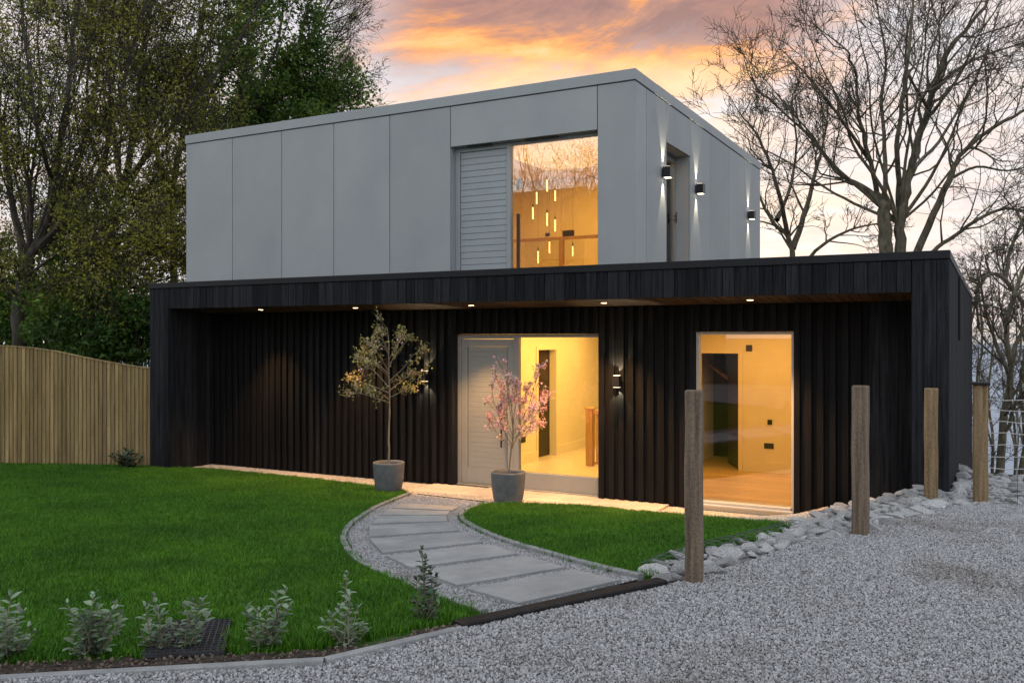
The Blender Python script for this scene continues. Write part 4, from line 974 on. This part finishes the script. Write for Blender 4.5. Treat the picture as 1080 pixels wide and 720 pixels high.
# evergreen shrubs just behind the fence
def bush(u, v, t, rx, rz, n, mat, lab, seed, size=.11):
    c = atT(u, v, t); r = np.random.default_rng(seed); o = thing('evergreen_shrub', lab, 'shrub', (c[0], c[1], 0), 'evergreen shrubs behind the fence')
    st = Tubes(); ends = []
    for i in range(26):
        a = r.uniform(0, 6.28); q = r.uniform(.2, 1); e = (c[0]+rx*q*math.cos(a)*.8, c[1]+rx*q*math.sin(a)*.6, c[2]+rz*r.uniform(-.5, .95)*(1.1-.5*q)); ends.append(e)
        st.add([(c[0]+r.normal()*.08, c[1]+r.normal()*.08, 0), lerp3((c[0], c[1], 0), e, .45, r), lerp3((c[0], c[1], 0), e, .75, r), e], [.035, .025, .015, .006])
    fastmesh('stems', *st.arrays(4), M['twig_l'], o)
    cl = np.array(ends)[r.integers(0, len(ends), 60)] + r.normal(size=(60, 3))*np.array([rx*.28, rx*.25, rz*.25])
    C = cl[r.integers(0, 60, n)] + r.normal(size=(n, 3))*np.array([rx, rx, rz])*.12
    tag(fastmesh('crown', *leaves(C, size, seed), mat, o, False), kind='stuff')
def lerp3(a, b, t, r): return tuple(p+(q-p)*t+r.normal()*.06 for p, q in zip(a, b))
bush(138, 352, 17.2, 1.4, .95, 6500, M['leaf_dark'], 'dense dark green shrub against the black corner behind the fence', 61)
bush(88, 350, 17.8, 1.2, .9, 4500, M['leaf_mid'], 'dark shrub behind the dip in the fence top', 62)
bush(44, 335, 20.0, 1.2, 1.0, 3500, M['leaf_mid'], 'lighter green shrub below the big left trunk', 63)
bush(2, 330, 20.5, 1.3, 1.2, 3500, M['leaf_mid'], 'dark shrub at the left edge behind the fence', 64)
bush(100, 275, 20.5, 1.6, .6, 2200, M['leaf_mid'], 'green shrub among the trunks left of the house', 65, .1)
bush(50, 345, 26, 3.5, 1.2, 5000, M['leaf_dark'], 'dark green thicket deep behind the left trunks', 66, .16)
bush(165, 345, 27, 3.5, 1.2, 5000, M['leaf_dark'], 'dark green thicket deep behind the upper storey end', 67, .16)

# ---- potted trees
def squash(lst, v0, k): return [(q[0], v0-(v0-q[1])*k if q[1] < v0 else q[1]) + tuple(q[2:]) for q in lst]
def potted(u, v, rad, hgt, lab, kind):
    p = onZ(u, v, .032); o = thing('potted_tree', lab, 'potted tree', p, 'potted trees by the front door')
    MB().lathe(p, [(rad*.62, 0), (rad*.74, .015), (rad*.86, hgt*.25), (rad*.95, hgt*.55), (rad, hgt*.95), (rad*.99, hgt), (rad*.9, hgt), (rad*.88, hgt*.9), (rad*.87, hgt*.82)], 44).build('pot', M['pot'], o, smooth=True)
    MB().lathe((p[0], p[1], p[2]), [(rad*.865, hgt*.86), (rad*.5, hgt*.885), (.01, hgt*.89)], 24).build('soil', M['soil'], o)
    return o, p
o, p = potted(410, 521.5, .215, .45, 'grey pot with a tall young tree of pale green leaves left of the door', 0)
t = 12.35
T = Tree(71, seg=(.2, .12, .08, .06, .05), wob=(.05, .14, .2, .3, .3), kids=(7, 5, 4, 0, 0), lenf=(.3, .45, .5, .4, .4), maxl=2, up=.2, ang=(.5, .9), rmin=.0025, tip=False)
T.limb(P3(squash([(410,490),(410,455),(411,420),(410,385),(410,350),(408,332)], 425, .86), t), .016, .004, 1, .5)
for q in ([(411,425),(395,418,12.2),(378,412,12.2),(366,411,12.2)], [(411,418),(428,408,12.3),(441,402,12.3)], [(410,405),(395,385,12.5),(383,376,12.6),(378,364,12.6)], [(410,398),(426,380,12.2),(436,364,12.1),(446,360,12.1)],
          [(410,385),(398,362,12.1),(392,348,12)], [(410,378),(422,356,12.5),(432,344,12.6)], [(410,365),(404,345,12.4),(399,331,12.4)], [(410,420),(400,412,11.9),(390,408,11.7)], [(410,400),(420,395,12.8),(432,392,12.9)], [(410,392),(398,378,11.9),(388,372,11.8)], [(410,372),(420,348,12.1),(424,338,12.1)], [(410,410),(432,390,12.6),(448,384,12.7)], [(410,388),(394,370,12.8),(386,352,12.9)], [(410,412),(386,400,12.6),(370,396,12.7)]):
    T.limb(P3(squash(q, 425, .84), t), .007, .0025, 1.1, .25)
st = T
fastmesh('trunk', *T.big.arrays(7), M['stem'], o); tag(fastmesh('branches', *Tubes.arrays(type('x', (), {'t': T.mid.t+T.fine.t})(), 4), M['stem'], o), kind='stuff')
r = np.random.default_rng(3); Q = np.array([q for q, _ in T.tips])
C = Q[r.integers(0, len(Q), 1200)] + r.normal(size=(1200, 3))*.03; tag(fastmesh('leaves', *leaves(C, .040, 4), M['leaf_pot'], o, False), kind='stuff')
C = Q[r.integers(0, len(Q), 70)]; C = np.repeat(C, 4, 0)+r.normal(size=(280, 3))*.018; tag(fastmesh('blossom', *leaves(C, .034, 5), M['blossom'], o, False), kind='stuff')
o, p = potted(536, 534, .222, .45, 'grey pot with a small pink blossom tree before the front door', 1)
t = 11.55
T = Tree(72, seg=(.2, .12, .08, .06, .05), wob=(.05, .12, .18, .3, .3), kids=(8, 6, 4, 0, 0), lenf=(.28, .4, .5, .4, .4), maxl=2, up=.3, ang=(.35, .7), rmin=.0025, tip=False)
T.limb(P3(squash([(536,502),(539,478),(541,455),(540,425),(536,395),(529,366)], 475, .82), t), .013, .004, 1, .35)
for q in ([(541,462),(527,430,11.5),(519,400,11.5),(523,375,11.5)], [(541,455),(556,420,11.6),(565,385,11.6),(569,372,11.6)], [(541,460),(561,436,11.4),(572,412,11.4)], [(541,452),(551,415,11.8),(556,390,11.9)], [(541,470),(530,445,11.3),(525,420,11.2)], [(541,440),(545,400,11.3),(542,385,11.2)], [(541,465),(558,448,11.7),(570,440,11.7)], [(541,458),(532,420,11.7),(530,388,11.8)], [(541,450),(562,425,11.8),(576,402,11.9)], [(541,472),(522,448,11.7),(516,430,11.8)], [(541,445),(536,405,11.2),(534,378,11.2)], [(541,468),(552,440,11.2),(562,424,11.1)]):
    T.limb(P3(squash(q, 475, .80), t), .006, .0025, 1.2, .2)
fastmesh('trunk', *T.big.arrays(7), M['stem'], o); tag(fastmesh('branches', *Tubes.arrays(type('x', (), {'t': T.mid.t+T.fine.t})(), 4), M['stem'], o), kind='stuff')
Q = np.array([q for q, _ in T.tips] + [q for P_, _ in T.big.t[1:] for q in P_[3:]]); C = Q[r.integers(0, len(Q), 900)]+r.normal(size=(900, 3))*.02; C = np.repeat(C, 4, 0)+r.normal(size=(3600, 3))*.011
tag(fastmesh('blossom', *leaves(C, .027, 6), M['blossom'], o, False), kind='stuff')
C = Q[r.integers(0, len(Q), 250)]+r.normal(size=(250, 3))*.02; tag(fastmesh('leaves', *leaves(C, .035, 8), M['leaf_pot'], o, False), kind='stuff')

# ---- sage-like shrubs in the bed
def leafpair(L_, a, d, side, up, ln, w):
    # leaf mesh: 6-point blade from point a along direction
    d = Vector(d); n = Vector((0, 0, 1)); out = (Vector(side)*.8+Vector((0, 0, up))).normalized(); s = out.cross(Vector((0, 0, 1)))
    s = s.normalized() if s.length > .01 else Vector((1, 0, 0)); u_ = s.cross(out).normalized()
    a = Vector(a); k = len(L_[0])
    L_[0].extend([tuple(a), tuple(a+out*ln*.35+s*w*.5+u_*w*.12), tuple(a+out*ln*.75+s*w*.4+u_*w*.05), tuple(a+out*ln-u_*ln*.1), tuple(a+out*ln*.75-s*w*.4+u_*w*.05), tuple(a+out*ln*.35-s*w*.5+u_*w*.12), tuple(a+out*ln*.4-u_*w*.06), tuple(a+out*ln*.75-u_*w*.1)])
    L_[1].extend([(k, k+1, k+6), (k+1, k+2, k+7, k+6), (k+2, k+3, k+7), (k+3, k+4, k+7), (k+4, k+5, k+6, k+7), (k+5, k, k+6)])
def sage(u, v, stems, lab, seed, mat, ln=.06, grp='shrubs in the bed behind the kerb', spread=1.):
    b0 = gp(u, v); rr = random.Random(seed); o = thing('garden_shrub', lab, 'shrub', b0, grp); st = MB(); LL = ([], [])
    tt = math.hypot(b0[0], b0[1])*.98
    for (du, vt) in stems:
        top = Vector(atT(u+du, vt, (b0[1]*CT - b0[0]*ST) + rr.uniform(-.08, .08)*spread)); base_ = Vector(b0)+Vector((rr.gauss(0, .02), rr.gauss(0, .02), -.01))
        mid = base_.lerp(top, .5)+Vector((rr.gauss(0, .015), rr.gauss(0, .015), -.01)); P = smooth_line([tuple(base_), tuple(mid), tuple(top)], 5)
        st.tube(P, [.0048-.0028*i/(len(P)-1) for i in range(len(P))], 5)
        Ls = (top-base_).length; n = max(4, int(Ls/.020)); a0 = rr.uniform(0, 6.28)
        for i in range(n):
            f = .12+.88*i/(n-1); x = f*(len(P)-1); k = min(int(x), len(P)-2); q = Vector(P[k]).lerp(Vector(P[k+1]), x-k)
            for sgn in (0, math.pi):
                a = a0+i*1.45+sgn+rr.gauss(0, .3); l = ln*rr.uniform(.6, 1.15)*(.65 if f > .93 else 1)
                if rr.random() < .82: leafpair(LL, q, top-base_, (math.cos(a), math.sin(a), 0), rr.uniform(.05, .5) if f < .9 else rr.uniform(.7, 1.6), l, l*rr.uniform(.46, .62))
    st.build('stems', M['stem'], o, smooth=True); tag(raw('leaves', LL[0], LL[1], mat, o, True), kind='stuff')
def fan(c, w, top, n, seed):
    r = random.Random(seed); return [(-w+2*w*i/(n-1)+r.uniform(-3, 3), top+r.uniform(0, 26)+abs(i-(n-1)/2)*3) for i in range(n)]
sage(10, 697, [(-25, 650), (-12, 632), (2, 626), (8, 640), (15, 645), (20, 662), (-6, 664), (26, 668), (10, 670)], 'grey-green leafy shrub cut by the left edge of the view', 81, M['sage'])
sage(98, 694, [(-27, 636), (-18, 648), (-10, 655), (0, 628), (6, 640), (14, 650), (25, 635), (30, 648), (-22, 665), (20, 668), (-4, 665)], 'bushiest grey-green shrub, with four stems standing over wide leaves', 82, M['sage'], .066)
sage(166, 688, [(-16, 668), (-12, 640), (-4, 630), (3, 648), (12, 655), (-8, 660), (18, 664)], 'grey-green shrub on the left side of the dark grid mat', 83, M['sage'])
sage(200, 686, [(-14, 655), (-6, 638), (4, 633), (13, 634), (20, 648), (8, 655), (-10, 668)], 'grey-green shrub growing over the dark grid mat', 84, M['sage'])
sage(280, 687, [(-21, 640), (-16, 652), (-8, 645), (3, 642), (11, 628), (22, 621), (27, 636), (-18, 668), (18, 660), (6, 662)], 'grey-green shrub right of the dark grid mat', 85, M['sage'])
sage(362, 681, [(-22, 655), (-14, 648), (-4, 640), (3, 606), (7, 628), (15, 640), (22, 655), (12, 662), (-12, 668), (26, 664)], 'pointed grey-green shrub near the kerb joint', 86, M['sage'], .055)
sage(449, 656, [(-4, 578), (0, 590), (5, 600), (-10, 612), (12, 606), (8, 625), (-12, 632), (14, 636), (-6, 640)], 'tall dark-leaved shrub at the path end of the bed', 87, M['sage_dark'], .058)
sage(134, 494.5, [(-16, 480), (-9, 477), (-2, 475), (5, 476), (11, 479), (16, 483), (0, 480), (-6, 482)], 'low dark lavender clump at the foot of the fence', 88, M['sage_dark'], .11, 'plants by the fence', 2.5)

# ------------------------------------------------------------------ stone bank
def rock(seed):
    r = random.Random(seed); bm = bmesh.new(); bmesh.ops.create_icosphere(bm, subdivisions=2, radius=1)
    sx, sy, sz = r.uniform(1.1, 1.6), r.uniform(.8, 1.1), r.uniform(.6, .85)
    cuts = [(Vector(rv(r)).normalized(), r.uniform(.42, .8)) for _ in range(14)]
    for v in bm.verts:
        for n, d in cuts:
            k = v.co.dot(n)
            if k > d: v.co -= n*(k-d)
        v.co = Vector((v.co.x*sx, v.co.y*sy, v.co.z*sz))*(1+r.uniform(-.03, .03))
    me = bpy.data.meshes.new('stone'); bm.to_mesh(me); bm.free(); me.materials.append(M['stone']); return me
rocks = [rock(100+i) for i in range(8)]
bank_px = [(682,603),(700,593),(735,583),(780,572),(832,556),(850,549),(880,539),(920,527),(960,518),(1000,506),(1024,498),(1045,500),(1100,505),(1100,528),(1060,530),(1034,532),(990,534),(960,543),(925,556),(880,566),(840,574),(800,584),(765,596),(742,608),(712,612),(694,611)]
bank = [gp(*q)[:2] for q in bank_px]
tag(sheet('stone_bank', bank, -.02, .2, M['gravel_base']), kind='structure')
xs_ = [q[0] for q in bank]; ys_ = [q[1] for q in bank]; placed = []; rr = random.Random(5)
for _ in range(9000):
    x, y = rr.uniform(min(xs_), max(xs_)), rr.uniform(min(ys_), max(ys_))
    if not inpoly(x, y, bank) or (RI-.05 < x < XR_+.05 and y > YF-.05) or (x < RI and y > YD-.08): continue
    sz = rr.choice((.05, .06, .075, .09, .11, .125))*rr.uniform(.9, 1.1)
    if any((x-a)**2+(y-b_)**2 < (.70*(sz+c_))**2 for a, b_, c_ in placed): continue
    placed.append((x, y, sz))
    if len(placed) >= 298: break
for i, (x, y, sz) in enumerate(placed):
    o = bpy.data.objects.new('stone', rocks[i % 8]); col.objects.link(o); o.location = (x, y, zg(x, y)+sz*.02); o.scale = (sz*1.05, sz, sz*.78)
    o.rotation_euler = (rr.uniform(-.4, .4), rr.uniform(-.4, .4), rr.uniform(0, 6.28))
    tag(o, 'pale grey angular stone in the bank between driveway and house', 'stone', 'loose stones of the bank')
# mesh of the gabion along the top edge of the bank
gm = thing('wire_mesh', 'dark wire mesh lying over the upper edge of the stones by the small lawn', 'wire mesh', (*bank[3], zg(*bank[3])))
b = MB(); line = densify([gp(*q)[:2] for q in ((678,601),(700,591),(735,580),(780,569),(830,556))], .1, False)
def off(i, d):
    a = Vector(line[max(i-1, 0)]); c = Vector(line[min(i+1, len(line)-1)]); n = (c-a).normalized(); q = Vector(line[i])+Vector((n.y, -n.x))*d; return (q.x, q.y, zg(q.x, q.y)+.07-.25*abs(d-.06))
for k in range(4): b.tube([off(i, k*.06-.02) for i in range(len(line))], .0022, 4)
for i in range(len(line)): b.tube([off(i, k*.06-.02) for k in range(4)], .0022, 4)
b.build('mesh_wire', M['wire_dark'], gm)

# ------------------------------------------------------------------ what stands behind the camera (seen mirrored in the upper glass)
def copy_tree(o, loc, rz, sc_, lab, grp):
    c = o.copy(); col.objects.link(c); c.location = loc; c.rotation_euler = (0, 0, rz); c.scale = (sc_,)*3; c['label'] = lab; c['group'] = grp
    for ch in o.children:
        d = ch.copy(); col.objects.link(d); d.parent = c
    return c
for (x, y, rz, s_, lab) in ((-16.6, -16, .4, 1.0, 'bare tree mirrored in the middle of the upper glass'), (-20, -14, 2.2, .85, 'bare tree mirrored at the left of the upper glass'), (-12.5, -20, 4.0, .95, 'bare tree mirrored at the right of the upper glass'), (-6, -17, 1.2, .9, 'bare tree standing over the neighbouring roof behind the driveway')):
    copy_tree(bare_big, (x, y, .4), rz, s_, lab, 'bare trees across the drive')
nh = thing('neighbour_house', 'long dark house with a front gable mirrored in the upper glass', 'house', (-12, -9, .6))
b = MB(); b.box(-15.0, -9.7, -14, -8, .5, 5.2); b.box(-29, -15.003, -14, -8.6, .5, 5.0); b.build('wall', mk('dark_render', (.09, .08, .07), (.12, .11, .09), rough=.9), nh)
b = MB(); n0 = len(b.v); b.v += [(-15.4,-7.7,5.1),(-9.3,-7.7,5.1),(-12.35,-7.7,8.0),(-15.4,-14.3,5.1),(-9.3,-14.3,5.1),(-12.35,-14.3,8.0)]
b.f += [(0,1,2),(3,5,4),(0,2,5,3),(1,4,5,2),(0,3,4,1)]
k = len(b.v); b.v += [(-29.4,-8.2,4.9),(-14.6,-8.2,4.9),(-14.6,-11.2,8.35),(-29.4,-11.2,8.35),(-29.4,-14.4,4.9),(-14.6,-14.4,4.9)]
b.f += [(k,k+1,k+2,k+3),(k+3,k+2,k+5,k+4),(k,k+3,k+4),(k+1,k+5,k+2),(k,k+4,k+5,k+1)]
b.build('roof', mk('slate_roof', (.035, .035, .04), (.06, .06, .065), rough=.7), nh)

# ------------------------------------------------------------------ sky, sun, view
w = bpy.data.worlds.new('World'); sc.world = w; w.use_nodes = True; nt = w.node_tree; nt.nodes.clear()
out = N(nt, 'ShaderNodeOutputWorld'); bg = N(nt, 'ShaderNodeBackground', i_Strength=.1); L(nt, bg.outputs[0], out.inputs[0])
sky = N(nt, 'ShaderNodeTexSky'); sky.sky_type = 'NISHITA'; sky.sun_disc = False; sky.sun_elevation = R(6); sky.sun_rotation = R(-15); sky.air_density = 1; sky.dust_density = 2
tc = N(nt, 'ShaderNodeTexCoord'); sp = N(nt, 'ShaderNodeSeparateXYZ'); L(nt, tc.outputs['Generated'], sp.inputs[0])
X, Y, Z = sp.outputs
def MA(op, a, b=None, c=None, clamp=False):
    n = N(nt, 'ShaderNodeMath', operation=op); n.use_clamp = clamp
    for i, q in enumerate((a, b, c)):
        if q is None: continue
        if isinstance(q, (int, float)): n.inputs[i].default_value = q
        else: L(nt, q, n.inputs[i])
    return n.outputs[0]
def MR(v, a, b_, c=0., d=1.):
    n = N(nt, 'ShaderNodeMapRange', interpolation_type='SMOOTHSTEP', i_1=a, i_2=b_, i_3=c, i_4=d); L(nt, v, n.inputs[0]); return n.outputs[0]
def MX(f, a, b_):
    n = N(nt, 'ShaderNodeMix', data_type='RGBA')
    for i, q in ((0, f), (6, a), (7, b_)):
        if isinstance(q, (int, float)): n.inputs[i].default_value = q
        elif isinstance(q, tuple): n.inputs[i].default_value = c4(q)
        else: L(nt, q, n.inputs[i])
    return n.outputs[2]
def RAMP(v, st):
    n = N(nt, 'ShaderNodeValToRGB'); e = n.color_ramp.elements
    while len(e) < len(st): e.new(.5)
    for k, (p_, c_) in zip(e, st): k.position = p_; k.color = c4(c_)
    L(nt, v, n.inputs[0]); return n.outputs[0]
zc = MA('ADD', MA('MAXIMUM', Z, 0.), .16)
cv = N(nt, 'ShaderNodeCombineXYZ'); L(nt, MA('DIVIDE', X, zc), cv.inputs[0]); L(nt, MA('DIVIDE', Y, zc), cv.inputs[1])
def noise(scale, detail, rough=.55, dist=0.):
    mp = N(nt, 'ShaderNodeMapping', i_Scale=scale); L(nt, cv.outputs[0], mp.inputs[0])
    n = N(nt, 'ShaderNodeTexNoise', i_Scale=1., i_Detail=detail, i_Roughness=rough, i_Distortion=dist); L(nt, mp.outputs[0], n.inputs['Vector']); return n.outputs['Fac']
n1 = noise((.9, 1.25, 1), 8., .6, .5); n2 = noise((2.6, 3.8, 1), 9., .65, .5); n3 = noise((.35, .5, 1), 3.)
az = MA('ARCTAN2', X, Y)
base = RAMP(MA('MAXIMUM', Z, 0.), [(0., (.58, .62, .67)), (.05, (.71, .70, .72)), (.12, (.76, .735, .755)), (.26, (.74, .71, .74)), (.5, (.62, .66, .76)), (1., (.55, .63, .78))])
pink = MX(MA('MULTIPLY', MR(n2, .40, .60, 0., .75), MR(az, R(12), R(-14), .4, 1.)), base, RAMP(n1, [(.34, (.50, .45, .53)), (.52, (.82, .64, .56)), (.7, (.93, .78, .60))]))
orange = RAMP(MA('SUBTRACT', MA('ADD', MA('MULTIPLY', n1, .5), MA('MULTIPLY', n2, .5)), MR(Z, .27, .37, -.03, .06)), [(.40, (.30, .17, .17)), (.465, (.46, .24, .19)), (.505, (.80, .33, .13)), (.55, (.98, .50, .17)), (.62, (.95, .66, .36))])
maz = MA('MULTIPLY', MR(az, R(-41), R(-33)), MR(az, R(-4), R(-13)))
mel = MR(MA('ADD', Z, MA('MULTIPLY', MA('SUBTRACT', n2, .5), .16)), .225, .315)
front = MX(MA('MULTIPLY', maz, mel), pink, orange)
back = RAMP(MA('MAXIMUM', Z, 0.), [(0., (1.05, 1.04, 1.02)), (.25, (1.0, 1.03, 1.08)), (1., (.85, .95, 1.1))])
backn = MX(MR(n3, .4, .65, 0., .5), back, (1.2, 1.19, 1.2))
cloud = MX(MR(Y, -.1, .45), backn, front)
sc10 = N(nt, 'ShaderNodeMix', data_type='RGBA', blend_type='MULTIPLY'); sc10.inputs[0].default_value = 1; sc10.inputs[7].default_value = (10, 10, 10, 1); L(nt, cloud, sc10.inputs[6])
fin = MX(.95, sky.outputs[0], sc10.outputs[2]); L(nt, fin, bg.inputs[0])
sun = bpy.data.lights.new('sun', 'SUN'); sun.energy = .5; sun.angle = R(14); sun.color = (1, .82, .66)
so = bpy.data.objects.new('sun', sun); col.objects.link(so)
sd_ = Vector((math.sin(R(-15))*math.cos(R(6)), math.cos(R(-15))*math.cos(R(6)), math.sin(R(6))))
so.rotation_euler = sd_.to_track_quat('Z', 'Y').to_euler(); so.location = sd_*40
sc.view_settings.view_transform = 'Standard'; sc.view_settings.look = 'None'; sc.view_settings.exposure = .3; sc.view_settings.gamma = 1
sc.render.engine = 'CYCLES'; sc.cycles.use_denoising = True; sc.cycles.max_bounces = 8; sc.cycles.transparent_max_bounces = 12
